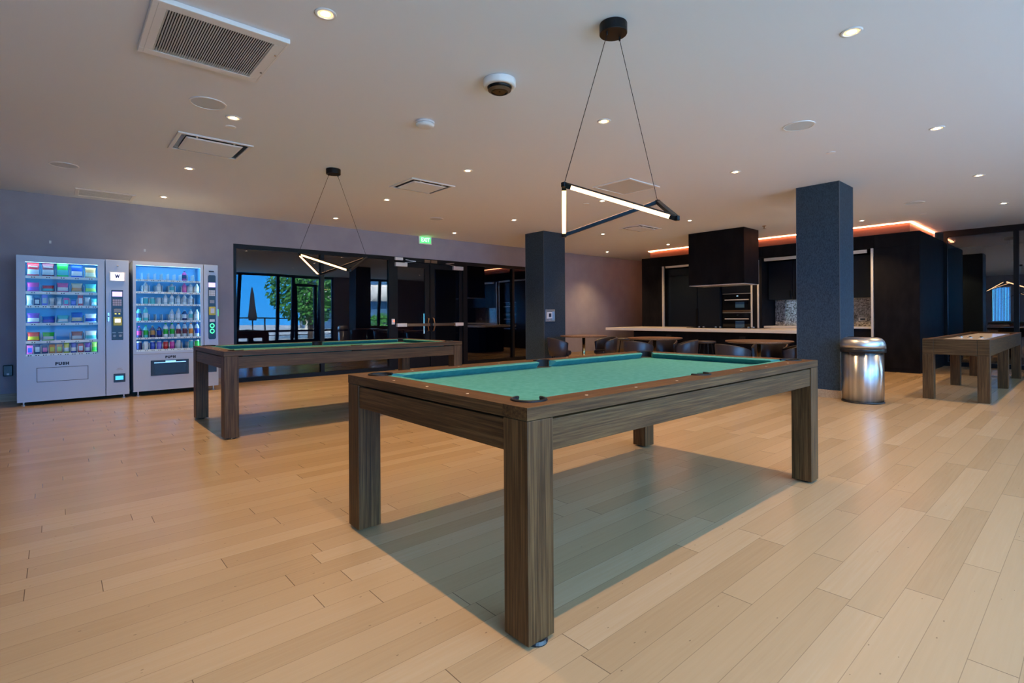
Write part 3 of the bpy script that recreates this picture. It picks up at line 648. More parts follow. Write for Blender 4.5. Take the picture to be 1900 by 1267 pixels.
# ------------------------------------------------------------------ shuffleboard table
x0, x1, y0, y1 = 8.70, 12.55, .915, 1.582
t = thing('shuffleboard_table', 'long dark oak shuffleboard table with six legs at the far right', 'shuffleboard table', ((x0 + x1) / 2, (y0 + y1) / 2, 0))
hx, hy = (x1 - x0) / 2, (y1 - y0) / 2
for sy in (-1, 1): B(-hx + .115, hx - .115, sy * hy, sy * (hy - .05), .59, .790).build('side_rail', M_WOODX, t, bevel=.002)
for sx_ in (-1, 1):
    B(sx_ * hx, sx_ * (hx - .05), -hy + .118, hy - .118, .59, .795).build('end_rail', M_WOODY, t, bevel=.002)
    for sy in (-1, 1): B(sx_ * hx, sx_ * (hx - .115), sy * hy, sy * (hy - .115), .59, .795).build('corner_block', M_WOODY, t, bevel=.002)
B(-hx + .05, hx - .05, -hy + .05, hy - .05, .60, .70).build('cradle', M_MATTE, t)
B(-hx + .16, hx - .16, -hy + .13, hy - .13, .70, .775).build('playfield', M_PLAY, t, bevel=.003)
for xx in (-hx, -hx + 1.93, hx - .12):
    for sy in (-1, 1): B(xx, xx + .12, sy * hy, sy * (hy - .118), 0, .59).build('leg', M_WOODZ, t, bevel=.003)
for k, (xx, yy, lab) in enumerate(((9.95, 1.36, 'steel shuffleboard puck lying leftmost on the shuffleboard table'), (9.75, 1.23, 'shiny shuffleboard puck in the middle of the shuffleboard table'), (9.72, 1.11, 'shiny shuffleboard puck lying rightmost on the shuffleboard table'))):
    p = thing('puck', lab, 'puck', (xx, yy, .775), 0, 'pucks on the shuffleboard table')
    mb = MB(); mb.smooth = True; mb.lathe([(.022, 0), (.028, .003), (.029, .010), (.025, .016), (.012, .018)], (0, 0, 0), 24); mb.build('weight', M_CHROME, p)
    MB().lathe([(.013, .016), (.015, .024), (.011, .028), (0, .028)], (0, 0, 0), 20).build('cap', M_BLACKPL, p)

# ------------------------------------------------------------------ trash can
t = thing('trash_can', 'half round brushed steel trash can with domed lid beside the right column', 'trash can', (7.80, 2.03, 0))
def dshape(k, n=28, rx=.235, ry=.232):
    return [(.0 + k, ry + k), ] + [(-(rx + k) * math.sin(PI * i / n), (ry + k) * math.cos(PI * i / n)) for i in range(n + 1)] + [(.0 + k, -ry - k)]
def dloft(rings, m, nm):
    mb = MB(); n = len(rings[0][0]); mb.smooth = True
    mb.v = [(x, y, z) for pts, z in rings for x, y in pts]
    for j in range(len(rings) - 1):
        for i in range(n): mb.f.append([j * n + i, j * n + (i + 1) % n, (j + 1) * n + (i + 1) % n, (j + 1) * n + i]); mb.mi.append(0); mb.sm.append(1 < i < n - 3)
    mb.f.append(list(range(n - 1, -1, -1))); mb.f.append([(len(rings) - 1) * n + i for i in range(n)]); mb.mi += [0, 0]; mb.sm += [False, False]
    return mb.build(nm, m, t)
dloft([(dshape(.004), 0), (dshape(.006), .022)], M_BLACKPL, 'base')
dloft([(dshape(0), .022), (dshape(0), .655)], M_STEELV, 'body')
dloft([(dshape(.018), .640), (dshape(.020), .695)], M_BLACKPL, 'band')
B(-.245, -.225, -.09, .09, .618, .645).build('bag_tab', M_BLACKPL, t, bevel=.004)
dloft([(dshape(.018), .695), (dshape(.016), .74), (dshape(.004), .785), (dshape(-.020), .813), (dshape(-.055), .828), (dshape(-.075), .832)], M_STEEL, 'lid')
dloft([(dshape(-.085), .826), (dshape(-.085), .8335)], M_MATTE, 'opening')
# ------------------------------------------------------------------ vending machines
def cmat(c, rough=.4):
    nm = 'print_%02x%02x%02x' % tuple(int(255 * v) for v in c)
    return bpy.data.materials.get(nm) or mat(nm, c, rough)
C = dict(red=(.62, .015, .02), maroon=(.22, .03, .05), green=(.02, .50, .04), blue=(.01, .06, .50), navy=(.02, .03, .16), orange=(.85, .28, .03), tan=(.60, .33, .10), pink=(.75, .10, .35),
         purple=(.22, .06, .50), white=(.80, .82, .85), cream=(.72, .66, .45), teal=(.10, .55, .58), violet=(.20, .18, .75), yellow=(.85, .70, .05), lime=(.45, .75, .10), silver=(.55, .62, .68), magenta=(.60, .04, .35))
def snack(kind, w, h, dpt, c1, c2, nm, lab, loc, group):
    mb = MB(); mb.smooth = True
    NU, NV = 16, 9
    if kind == 'bag':
        def fn(a, v):
            an = 2 * PI * a; e = max(0, math.sin(PI * v)) ** .55
            cx, sy = math.cos(an), math.sin(an)
            wx = (w / 2) * (1 - .10 * math.sin(PI * v)) * math.copysign(abs(cx) ** .6, cx); yy = (dpt / 2 * e + .0015) * math.copysign(abs(sy) ** .8, sy)
            return (wx, yy, h * v)
        mb.grid(fn, NU, NV, True)
        for j in range(NV - 1):
            for i in range(NU): mb.mi[j * NU + i] = 1 if (j in (1, 2, 3)) else 0
        mb.sm = [True] * len(mb.f)
        mb.f.append(list(range(NU - 1, -1, -1))); mb.f.append([(NV - 1) * NU + i for i in range(NU)]); mb.mi += [0, 0]; mb.sm += [False, False]
        o = mb.build(nm, [cmat(C[c1]), cmat(C[c2])], None, loc)
    elif kind == 'bar':
        mb.smooth = False; mb.box(-w / 2, w / 2, -dpt / 2, dpt / 2, .006, h - .006); mb.box(-w / 2, w / 2, -.001, .001, 0, .006); mb.box(-w / 2, w / 2, -.001, .001, h - .006, h)
        mb.k = 1; mb.box(-w * .36, w * .36, -dpt / 2 - .001, -dpt / 2, h * .2, h * .72)
        o = mb.build(nm, [cmat(C[c1]), cmat(C[c2])], None, loc)
    else:
        R_ = w / 2
        if kind == 'can': prof = [(R_ * .8, 0), (R_, .008), (R_, h - .018), (R_ * .82, h - .004), (R_ * .80, h), (0, h - .003)]; cut = (1, 1)
        else: prof = [(R_ * .85, 0), (R_, .012), (R_ * .95, h * .22), (R_ * .95, h * .58), (R_, h * .62), (R_ * .9, h * .72), (R_ * .4, h * .88), (R_ * .36, h * .90), (R_ * .45, h * .905), (R_ * .45, h * .985), (0, h)]; cut = (2, 2)
        mb.lathe(prof, (0, 0, 0), 18)
        n = 18
        for k in range(len(mb.f)):
            j = k // n
            if kind == 'can': mb.mi[k] = 0 if j <= 1 else 1
            else: mb.mi[k] = 1 if 2 <= j <= 2 else (2 if j >= 7 else 0)
        mats_ = [cmat(C[c1]), cmat(C['silver'])] if kind == 'can' else [cmat(C[c1], .15), cmat(C[c2]), cmat(C[c2] if c2 != 'white' else C['silver'])]
        o = mb.build(nm, mats_, None, loc)
    return tag(o, lab, {'bag': 'snack bag', 'bar': 'snack', 'can': 'drink can', 'bottle': 'drink bottle'}[kind], group)

VY, VD = 9.20, .70     # front face and depth
def vending(lab, x0, x1, door1, win, z0, z1, loc_z=.05):
    """body shell, door frame with a window, interior"""
    cx = (x0 + x1) / 2; t = thing('vending_machine', lab, 'vending machine', (cx, VY + VD / 2, 0)); f, bk = -VD / 2, VD / 2
    X = lambda x: x - cx
    wx0, wx1, wz0, wz1 = win
    mb = MB()
    mb.box(X(x0), X(x0) + .02, f + .03, bk, z0, z1); mb.box(X(x1) - .02, X(x1), f + .03, bk, z0, z1); mb.box(X(x0) + .02, X(x1) - .02, f + .03, bk, z1 - .02, z1)
    mb.box(X(x0) + .02, X(x1) - .02, f + .03, bk, z0, z0 + .02); mb.box(X(x0) + .02, X(x1) - .02, bk - .02, bk, z0 + .02, z1 - .02)
    mb.build('cabinet', M_VMGREY, t)
    mb = MB(); dx0, dx1 = X(x0), X(door1) - .004
    mb.box(dx0, X(wx0), f, f + .03, z0, z1); mb.box(X(wx1), dx1, f, f + .03, z0, z1); mb.box(X(wx0), X(wx1), f, f + .03, wz1, z1); mb.box(X(wx0), X(wx1), f, f + .03, z0, wz0)
    mb.build('door', M_VMGREY, t)
    B(X(wx0), X(wx1), f + .014, f + .018, wz0, wz1).build('display_window', M_VMGLASS, t)
    B(X(door1) + .004, X(x1), f - .004, f + .03, z0, z1).build('control_door', M_VMGREY, t, bevel=.004)
    mb = MB(); a, b, c, e = X(wx0) - .015, X(wx1) + .015, wz0 - .02, wz1 + .02
    mb.box(a, b, f + .45, f + .46, c, e); mb.box(a, a + .008, f + .031, f + .45, c, e); mb.box(b - .008, b, f + .031, f + .45, c, e); mb.box(a, b, f + .031, f + .45, e - .008, e); mb.box(a, b, f + .031, f + .45, c, c + .008)
    mb.build('liner', M_VMIN, t)
    for xx in (a + .001, b - .011): B(xx, xx + .010, f + .036, f + .046, wz0 - .005, wz1 + .005).build('light_tube', M_COOL, t)
    B(X(wx0) - .002, X(wx1) + .002, f + .033, f + .05, wz1 + .001, wz1 + .011).build('light_tube', M_COOL, t)
    for sx_ in (X(x0) + .06, X(x1) - .06):
        for sy in (f + .06, bk - .06):
            mb = MB(); mb.lathe([(.026, 0), (.026, .008), (.012, .014), (.010, .02), (.010, z0), (0, z0)], (sx_, sy, 0), 16); mb.build('levelling_foot', M_STEEL, t)
    return t, X, f
def shelf(t, X, f, wx0, wx1, z, n, strip=.034):
    s_ = B(X(wx0) + .001, X(wx1) - .001, f + .038, f + .42, z - .006, z).build('shelf', M_VMIN, t)
    mb = B(X(wx0) + .001, X(wx1) - .001, f + .030, f + .038, z - strip, z + .002); p = mb.build('price_rail', M_WHITE, s_)
    mb = MB(); w_ = (wx1 - wx0) / n
    for k in range(n):
        for q in (-.018, .006): mb.box(X(wx0) + (k + .5) * w_ + q, X(wx0) + (k + .5) * w_ + q + .012, f + .0292, f + .0301, z - strip * .7, z - strip * .35)
    mb.build('price_marks', M_INK, s_)
    mb = MB()
    for k in range(1, n): mb.box(X(wx0) + k * w_ - .002, X(wx0) + k * w_ + .002, f + .038, f + .30, z, z + .095)
    mb.build('divider', M_WHITE, s_)

# left machine: snacks
W1 = (-.290, .443, .645, 1.873)
t, X, f = vending('tall pale grey snack vending machine at far left filled with colourful bags', -.375, .792, .525, W1, .05, 1.957)
ZS = [1.695, 1.490, 1.308, 1.076, .840, .668]
for z, n in zip(ZS, (5, 5, 10, 5, 5, 10)): shelf(t, X, f, W1[0], W1[1], z, n)
text('push_lettering', 'PUSH', .05, M_INK, t, (X(.066), f - .001, .53), .14, .0008, .004, 1.3)
mb = MB()
for q in ((-.187, .336, .300, .488),): B(X(q[0]), X(q[1]), f - .002, f + .001, q[2], q[3]).build('delivery_seam', M_INK, t); B(X(q[0]) + .006, X(q[1]) - .006, f - .005, f, q[2] + .006, q[3] - .006).build('delivery_flap', M_VMGREY, t)
cp = B(X(.592), X(.724), f - .012, f - .004, .826, 1.532).build('control_panel', M_BLACKPL, t, bevel=.003)
Y0 = f - .012
B(X(.602), X(.714), Y0 - .003, Y0, 1.440, 1.508).build('screen', M_SCREEN, cp)
mb = MB()
for i in range(4):
    for j in range(3): mb.box(X(.607) + i * .026, X(.607) + i * .026 + .022, Y0 - .005, Y0, 1.310 + j * .032, 1.310 + j * .032 + .026)
mb.build('keypad', mat('pink_keys', (.62, .50, .52), .5), cp)
B(X(.618), X(.700), Y0 - .006, Y0, 1.215, 1.265).build('bill_slot', M_GREYPL, cp, bevel=.003)
mb = MB(); mb.box(X(.628), X(.648), Y0 - .008, Y0, 1.190, 1.202); mb.box(X(.670), X(.690), Y0 - .008, Y0, 1.190, 1.202); mb.build('bill_light', mat('yellow_light', (.9, .8, .1), .4, emit=(1, .8, .1), estr=.8), cp)
rd = B(X(.610), X(.708), Y0 - .03, Y0, 1.030, 1.150).build('card_reader', M_YELLOW, cp, bevel=.006)
B(X(.628), X(.690), Y0 - .033, Y0 - .029, 1.075, 1.125).build('reader_screen', M_ADSCR, rd)
for xx in (.625, .690): MB().cyl(.017, 0, .006, (X(xx), Y0, .885), 20, 'y').build('coin_button', M_GREYPL, cp)
B(X(.600), X(.640), Y0 - .001, Y0, .925, .932).build('button_label', M_WHITE, cp); B(X(.668), X(.716), Y0 - .001, Y0, .925, .932).build('button_label', M_WHITE, cp)
sc = B(X(.570), X(.750), f - .012, f - .004, 1.655, 1.785).build('advert_screen', M_WHITE, t, bevel=.004)
B(X(.585), X(.735), f - .014, f - .011, 1.668, 1.775).build('screen_face', M_ADSCR, sc)
text('screen_letter', 'W', .07, M_NAVY, sc, (X(.660), f - .0145, 1.722), .06, .0008, .006)
mb = MB(); mb.tube([(X(.655), f - .006, 1.875), (X(.675), f - .006, 1.875)], .008, 8); mb.build('badge', M_GREYPL, t)
lk = B(X(.545), X(.572), f - .022, f - .004, 1.085, 1.215).build('lock_handle', M_STEEL, t, bevel=.004); MB().cyl(.009, 0, .006, (X(.558), f - .022, 1.16), 16, 'y').build('lock_cylinder', M_INK, lk)
cc = B(X(.612), X(.745), f - .010, f - .004, .228, .350).build('coin_return', M_BLACKPL, t, bevel=.003); B(X(.632), X(.722), f - .012, f - .009, .262, .318).build('coin_cup', M_BLUEL, cc)
mb = MB(); mb.box(X(.655), X(.705), f - .0045, f - .003, .420, .428); mb.box(X(.645), X(.715), f - .0045, f - .003, .400, .408); mb.build('coin_label', M_GREYPL, t)
SHN = ['top', 'second', 'third', 'fourth', 'fifth', 'bottom']
ROW = [
    [('bag', .17, 'red', 'silver'), ('bag', .175, 'maroon', 'silver'), ('bag', .185, 'green', 'teal'), ('bag', .165, 'blue', 'white'), ('bag', .14, 'tan', 'cream')],
    [('bag', .12, 'magenta', 'purple'), ('bag', .085, 'red', 'teal'), ('bag', .125, 'pink', 'white'), ('bag', .125, 'cream', 'tan'), ('bag', .12, 'teal', 'lime')],
    [('bag', .13, 'white', 'silver'), ('bar', .105, 'navy', 'white'), ('bar', .14, 'violet', 'silver'), ('bag', .105, 'white', 'silver'), ('bag', .11, 'silver', 'white'), ('bar', .105, 'pink', 'teal'), ('bar', .085, 'blue', 'violet'), ('bar', .145, 'red', 'white'), ('bag', .115, 'white', 'silver'), ('bag', .10, 'teal', 'silver')],
    [('bag', .13, 'purple', 'white'), ('bag', .085, 'blue', 'violet'), ('bag', .10, 'teal', 'white'), ('bag', .14, 'blue', 'cream'), ('bag', .12, 'white', 'blue')],
    [('bag', .115, 'red', 'yellow'), ('bag', .11, 'green', 'white'), None, ('bag', .115, 'maroon', 'white'), ('bag', .12, 'white', 'teal')],
    [('bar', .115, 'pink', 'blue'), ('bar', .125, 'navy', 'white'), ('bar', .11, 'navy', 'pink'), ('bar', .12, 'orange', 'yellow'), ('bar', .12, 'orange', 'lime'), ('bag', .14, 'yellow', 'white'), ('bag', .14, 'blue', 'white'), ('bar', .12, 'red', 'white'), ('bag', .13, 'purple', 'white'), ('bag', .135, 'lime', 'green')]]
rs = random.Random(3)
for ri, row in enumerate(ROW):
    n = len(row); w_ = (W1[1] - W1[0]) / n
    for k, it in enumerate(row):
        if not it: continue
        kd, h, c1, c2 = it; wd = (.122 if n == 5 else .058)
        o = snack(kd, wd, h, .05 if kd == 'bag' else .022, c1, c2, 'snack_bag' if kd == 'bag' else 'candy_bar', '%s and %s %s, %s on the %s shelf of the left vending machine' % (c1, c2, 'snack bag' if kd == 'bag' else 'wrapped snack', ORD[k], SHN[ri]),
                  (W1[0] + (k + .5) * w_, VY + .085, ZS[ri] + .001), 'snacks in the left vending machine')
        o.rotation_euler = (0, 0, rs.uniform(-.08, .08))
for k, o in enumerate([q for q in COL.objects if q.get('label', '').endswith('on the top shelf of the left vending machine')][:2]):
    text('brand_lettering', 'Doritos', .03, cmat(C['white']), o, (0, -.0265, .125), .09, .0015, .001)

# right machine: drinks
W2 = (.875, 1.688, .645, 1.902)
t, X, f = vending('pale grey drink vending machine with bright glass front beside the snack machine', .838, 1.926, 1.728, W2, .07, 1.960)
ZD = [1.700, 1.520, 1.340, 1.095, .848, .672]
for z in ZD: shelf(t, X, f, W2[0], W2[1], z, 10, .026)
B(X(.842), X(1.722), f - .003, f, .603, .611).build('panel_seam', M_GREYPL, t)
text('push_lettering', 'PUSH', .045, M_INK, t, (X(1.29), f - .001, .552), .13, .0008, .004, 1.3)
dl = B(X(1.045), X(1.525), f - .008, f - .001, .285, .510).build('delivery_frame', M_BLACKPL, t, bevel=.004)
B(X(1.085), X(1.485), f - .010, f - .007, .310, .478).build('delivery_door', M_VMDARK, dl)
B(X(1.085), X(1.485), f - .018, f - .007, .470, .480).build('door_lip', M_CHROME, dl); B(X(1.225), X(1.355), f - .020, f - .006, .478, .500).build('finger_tab', M_CHROME, dl)
mb = MB(); pts = []
for (cx_, cz_, a) in ((1.84 + .030, 1.80 - .022, 0), (1.84 - .030, 1.80 - .022, PI / 2), (1.84 - .030, .80 + .022, PI), (1.84 + .030, .80 + .022, 1.5 * PI)):
    pts += [(cx_ + .022 * math.cos(a + i * PI / 10), cz_ + .022 * math.sin(a + i * PI / 10)) for i in range(6)]
n = len(pts)
mb.add([(X(x), f - .012, z) for x, z in pts] + [(X(x), f - .004, z) for x, z in pts], [tuple(range(n)), tuple(range(2 * n - 1, n - 1, -1))] + [(i, n + i, n + (i + 1) % n, (i + 1) % n) for i in range(n)])
cp = mb.build('control_panel', M_BLACKPL, t); Y0 = f - .012
B(X(1.793), X(1.887), Y0 - .003, Y0, 1.610, 1.682).build('screen', M_SCREEN, cp)
mb = MB()
for i in range(4):
    for j in range(3): mb.box(X(1.800) + i * .021, X(1.800) + i * .021 + .018, Y0 - .005, Y0, 1.475 + j * .031, 1.475 + j * .031 + .026)
mb.build('keypad', M_WHITE, cp)
B(X(1.808), X(1.872), Y0 - .005, Y0, 1.360, 1.410).build('bill_slot', M_GREYPL, cp, bevel=.003)
rd = B(X(1.797), X(1.883), Y0 - .028, Y0, 1.175, 1.305).build('card_reader', M_YELLOW, cp, bevel=.006); B(X(1.815), X(1.866), Y0 - .031, Y0 - .027, 1.205, 1.280).build('reader_screen', M_WHITE, rd)
B(X(1.805), X(1.876), Y0 - .003, Y0, 1.070, 1.110).build('notice', M_WHITE, cp)
for zz in (1.01, .925):
    mb = MB(); mb.smooth = True; mb.tube([(X(1.84) + .027 * math.cos(a * PI / 12), Y0 - .003, zz + .030 * math.sin(a * PI / 12)) for a in range(24)], .005, 8, True); mb.build('lit_ring', M_GREENL, cp)
B(X(1.80), X(1.87), f - .010, f - .004, 1.845, 1.865).build('nameplate', M_INK, t)
B(X(1.926), X(1.926) + .028, f + .12, f + .18, 1.16, 1.27).build('side_light', M_GREENL, t)
B(X(1.76), X(1.90), f - .008, f - .004, .285, .40).build('coin_return', M_BLACKPL, t, bevel=.003)
DR = [
    [None] * 7 + [('bottle', .155, 'magenta', 'navy')] + [None] * 2,
    [None, ('bottle', .14, 'silver', 'white'), None, ('bottle', .14, 'silver', 'white'), None, ('bottle', .14, 'silver', 'teal'), None, ('bottle', .145, 'magenta', 'pink'), ('bottle', .14, 'silver', 'white'), ('bottle', .14, 'silver', 'white')],
    [None, ('can', .10, 'teal', 'teal'), ('can', .10, 'teal', 'teal'), ('can', .10, 'silver', 'teal'), ('bottle', .15, 'silver', 'white'), ('bottle', .15, 'white', 'silver'), ('bottle', .15, 'silver', 'white'), ('bottle', .15, 'white', 'silver'), ('bottle', .15, 'silver', 'white'), None],
    [('bottle', .19, 'teal', 'navy'), ('bottle', .20, 'teal', 'white'), None, None, None, ('bottle', .17, 'silver', 'white'), ('bottle', .19, 'silver', 'white'), ('bottle', .16, 'navy', 'white'), ('bottle', .17, 'silver', 'teal'), ('bottle', .17, 'silver', 'white')],
    [('bottle', .17, 'navy', 'magenta'), ('bottle', .18, 'teal', 'green'), ('bottle', .175, 'navy', 'tan'), ('bottle', .165, 'navy', 'blue'), ('bottle', .21, 'white', 'green'), ('bottle', .21, 'silver', 'green'), ('bottle', .21, 'white', 'maroon'), ('bottle', .215, 'silver', 'maroon'), ('bottle', .21, 'white', 'orange'), ('bottle', .215, 'silver', 'blue')],
    [('can', .122, 'navy', 'navy'), ('can', .122, 'white', 'red'), ('can', .122, 'blue', 'navy'), ('can', .122, 'violet', 'navy'), ('can', .122, 'red', 'white'), ('can', .122, 'magenta', 'white'), ('can', .122, 'silver', 'white'), None, ('can', .122, 'teal', 'white'), ('can', .122, 'green', 'teal')]]
for ri, row in enumerate(DR):
    w_ = (W2[1] - W2[0]) / 10
    for k, it in enumerate(row):
        if not it: continue
        kd, h, c1, c2 = it; h = min(h, .147) if ri in (0, 1, 2) else h
        lab = '%s %s, %s slot on the %s shelf of the right vending machine' % (c1 if kd == 'can' or c1 == c2 else c1 + ' and ' + c2, 'can' if kd == 'can' else 'bottle', ORD[k], SHN[ri])
        snack(kd, .062, h, .06, c1, c2, 'drink_can' if kd == 'can' else 'drink_bottle', lab, (W2[0] + (k + .5) * w_, VY + .075, ZD[ri] + .001), 'drinks in the right vending machine')
# ------------------------------------------------------------------ kitchen at the far right
KX, KB, KT = 12.20, 14.45, 2.695
def cab(nm, lab, y0, y1, z1=KT, cat='cabinet'):
    t = thing(nm, lab, cat, ((KX + KB) / 2, (y0 + y1) / 2, 0)); return t, (lambda x: x - (KX + KB) / 2), (lambda y: y - (y0 + y1) / 2)
t, X, Y = cab('tall_cabinet', 'tall dark end cabinet at the left end of the kitchen wall', 7.765, 8.40)
B(X(KX), X(KB), Y(7.765), Y(8.40), .0, KT).build('body', M_CAB, t)
B(X(KX) - .006, X(KX), Y(7.770), Y(8.395), 2.44, KT - .004).build('upper_panel', M_CAB, t); B(X(KX) - .006, X(KX), Y(7.770), Y(8.395), .10, 2.434).build('door', M_CAB, t)
t, X, Y = cab('tall_cabinet', 'tall dark cabinet closing the right end of the kitchen wall near the glass partition', 2.25, 2.975)
B(X(KX), X(KB), Y(2.25), Y(2.975), 0, KT).build('body', M_CAB, t)
B(X(KX) - .006, X(KX), Y(2.256), Y(2.97), 2.44, KT - .004).build('upper_panel', M_CAB, t); B(X(KX) - .006, X(KX), Y(2.256), Y(2.97), .08, 2.434).build('door', M_CAB, t)
t, X, Y = cab('cabinet_header', 'dark header panel running over the ovens and the kitchen counter', 2.975, 7.765, cat='cabinet panel')
B(X(KX), X(KB), Y(2.977), Y(7.763), 2.44, KT).build('body', M_CAB, t)
for a, b in ((2.985, 5.15), (5.16, 5.405), (5.415, 7.755)): B(X(KX) - .006, X(KX), Y(a), Y(b), 2.445, KT - .004).build('panel', M_CAB, t)
# left bay: refrigerator panels and oven tower
t = thing('refrigerator', 'dark panelled double refrigerator left of the ovens', 'refrigerator', (12.9, 6.93, 0))
B(-.55, .65, -.72, .78, .0, 2.36).build('body', M_CABIN, t)
B(-.58, -.55, -.10, .70, .1, 2.16).build('door', M_CABIN, t, bevel=.003); B(-.58, -.55, -.71, -.12, .1, 2.16).build('door', M_CABIN, t, bevel=.003)
B(-.575, -.55, -.71, .70, 2.18, 2.35).build('vent_panel', M_CABIN, t); B(-.60, -.58, -.135, -.115, .55, 1.30).build('handle', M_BLACK, t); B(-.60, -.58, -.105, -.085, .55, 1.30).build('handle', M_BLACK, t)
t = thing('oven_tower', 'dark cabinet tower holding the two stacked ovens', 'cabinet', (12.9, 5.81, 0))
B(-.53, .65, -.38, .38, 0, .655).build('lower_cabinet', M_CAB, t); B(-.53, .65, -.38, .38, 1.66, 2.36).build('upper_cabinet', M_CAB, t)
B(-.54, -.53, .004, .376, 1.67, 2.35).build('door', M_CABIN, t); B(-.54, -.53, -.376, -.004, 1.67, 2.35).build('door', M_CABIN, t)
for z0, z1, lab in ((1.205, 1.655, 'black built-in oven with steel handle, upper of the two'), (.66, 1.195, 'black built-in oven with steel handle, lower of the two')):
    o = thing('oven', lab, 'oven', (12.6, 5.81, z0), 0, 'built-in ovens'); h = z1 - z0
    B(-.20, .35, -.37, .37, 0, h).build('body', M_BLACK, o)
    B(-.225, -.20, -.37, .37, .045, h - .12).build('door', M_OVENGL, o, bevel=.003); B(-.222, -.20, -.37, .37, h - .115, h - .02).build('control_panel', M_OVENGL, o)
    B(-.224, -.221, -.02, .02, h - .075, h - .06).build('display', mat('oven_display', (.2, .5, .9), .3, emit=(.5, .8, 1), estr=.8) if z0 > 1 else M_INK, o)
    B(-.228, -.20, -.37, .37, h - .018, h - .002).build('top_trim', M_STEEL, o); B(-.226, -.20, -.37, .37, .002, .042).build('bottom_trim', M_BRONZE if z0 > 1 else M_STEEL, o)
    hd = MB(); hd.bar((-.27, -.29, h - .16), (-.27, .29, h - .16), .02, .024); hd.bar((-.27, -.27, h - .16), (-.22, -.27, h - .16), .016, .016); hd.bar((-.27, .27, h - .16), (-.22, .27, h - .16), .016, .016); hd.build('handle', M_ALU, o)
    B(-.2265, -.2245, -.17, .05, .10, h - .21).build('window', M_BGLASS, o)
t = thing('cabinet_pier', 'narrow dark cabinet pier between the ovens and the counter recess', 'cabinet panel', (12.9, 5.285, 0))
B(-.66, .65, -.11, .11, 0, 2.44).build('body', M_CAB, t)
for yy in (.115, -.035): B(-.685, -.66, yy - .017, yy + .017, .05, 2.40).build('metal_strip', M_ALU, t)
mb = B(KX - .02, KX + .03, 7.715, 7.755, .05, 2.435); tag(mb.build('door_track', M_ALU, None), 'upright steel track strip at the left of the refrigerator', 'metal strip')
mb = B(KX - .02, KX + .03, 2.985, 3.025, .05, 2.435); tag(mb.build('door_track', M_ALU, None), 'upright steel track strip at the right of the counter recess', 'metal strip')
tag(B(KX - .005, KX + .05, 5.43, 7.66, 2.385, 2.435).build('door_track', M_ALU, None), 'level steel track strip over the refrigerator and ovens', 'metal strip')
tag(B(KX - .005, KX + .05, 3.10, 5.10, 2.355, 2.42).build('door_track', M_ALU, None), 'level steel track strip over the counter recess', 'metal strip')
# right bay: counter recess
t = thing('base_cabinet', 'dark base cabinet with a pale worktop in the kitchen recess', 'cabinet', (12.62, 4.09, 0))
B(-.30, .30, -1.06, 1.06, .08, .83).build('body', M_CAB, t); B(-.26, .30, -1.06, 1.06, 0, .08).build('plinth', M_MATTE, t)
for k in range(4): B(-.318, -.30, -1.05 + k * .527, -1.05 + k * .527 + .519, .09, .82).build('door', M_CAB, t)
B(-.34, .30, -1.06, 1.06, .832, .872).build('worktop', M_QUARTZ, t, bevel=.003)
t = thing('backsplash', 'glittering mosaic tile backsplash above the recessed worktop', 'backsplash', (12.94, 4.09, .875))
B(-.01, .01, -1.06, 1.06, 0, .60).build('tiles', M_MOSAIC, t)
t = thing('upper_cabinet', 'dark upper cabinet with slim handles over the mosaic backsplash', 'cabinet', (12.76, 4.09, 1.475))
B(-.19, .19, -1.06, 1.06, 0, .88).build('body', M_CABIN, t)
for k in range(4):
    dd = B(-.21, -.19, -1.055 + k * .53, -1.055 + k * .53 + .522, .004, .875).build('door', M_CABIN, t)
    hy = -1.055 + k * .53 + (.47 if k % 2 == 0 else .05); mb = MB(); mb.bar((-.235, hy, .04), (-.235, hy, .20), .012, .012, (1, 0, 0)); mb.bar((-.235, hy, .06), (-.21, hy, .06), .008, .008); mb.bar((-.235, hy, .18), (-.21, hy, .18), .008, .008); mb.build('handle', M_BLACK, dd)
for yy, lab in ((4.48, 'white outlet on the mosaic backsplash left of the right column'), (3.36, 'white outlet on the mosaic backsplash right of the right column')):
    t = thing('outlet', lab, 'outlet', (12.93, yy, 1.02), 0, 'backsplash outlets'); B(-.008, 0, -.075, .075, -.04, .04).build('plate', M_WHITE, t, bevel=.002); B(-.010, -.008, -.045, .045, -.02, .02).build('socket', M_INK, t)
struct('trim_1', B(12.96, KB, 2.98, 5.17, 0, 2.43), M_CAB)
struct('trim_2', B(12.36, KB, 2.43, 8.24, KT + .001, 2.874), M_SOFFIT)
t = thing('cove_light', 'glowing warm cove light strip along the ceiling above the kitchen cabinets', 'light strip', (12.36, 5.3, 2.8755))
mb = B(-.035, -.005, -2.905, 2.975, .012, .0315); mb.build('front_strip', M_COVE, t)
mb = B(-.005, 2.08, -2.905, -2.875, .012, .0315); mb.build('side_strip', M_COVE, t)
mb = B(-.005, 2.08, 2.945, 2.975, .012, .0315); mb.build('side_strip', M_COVE, t)
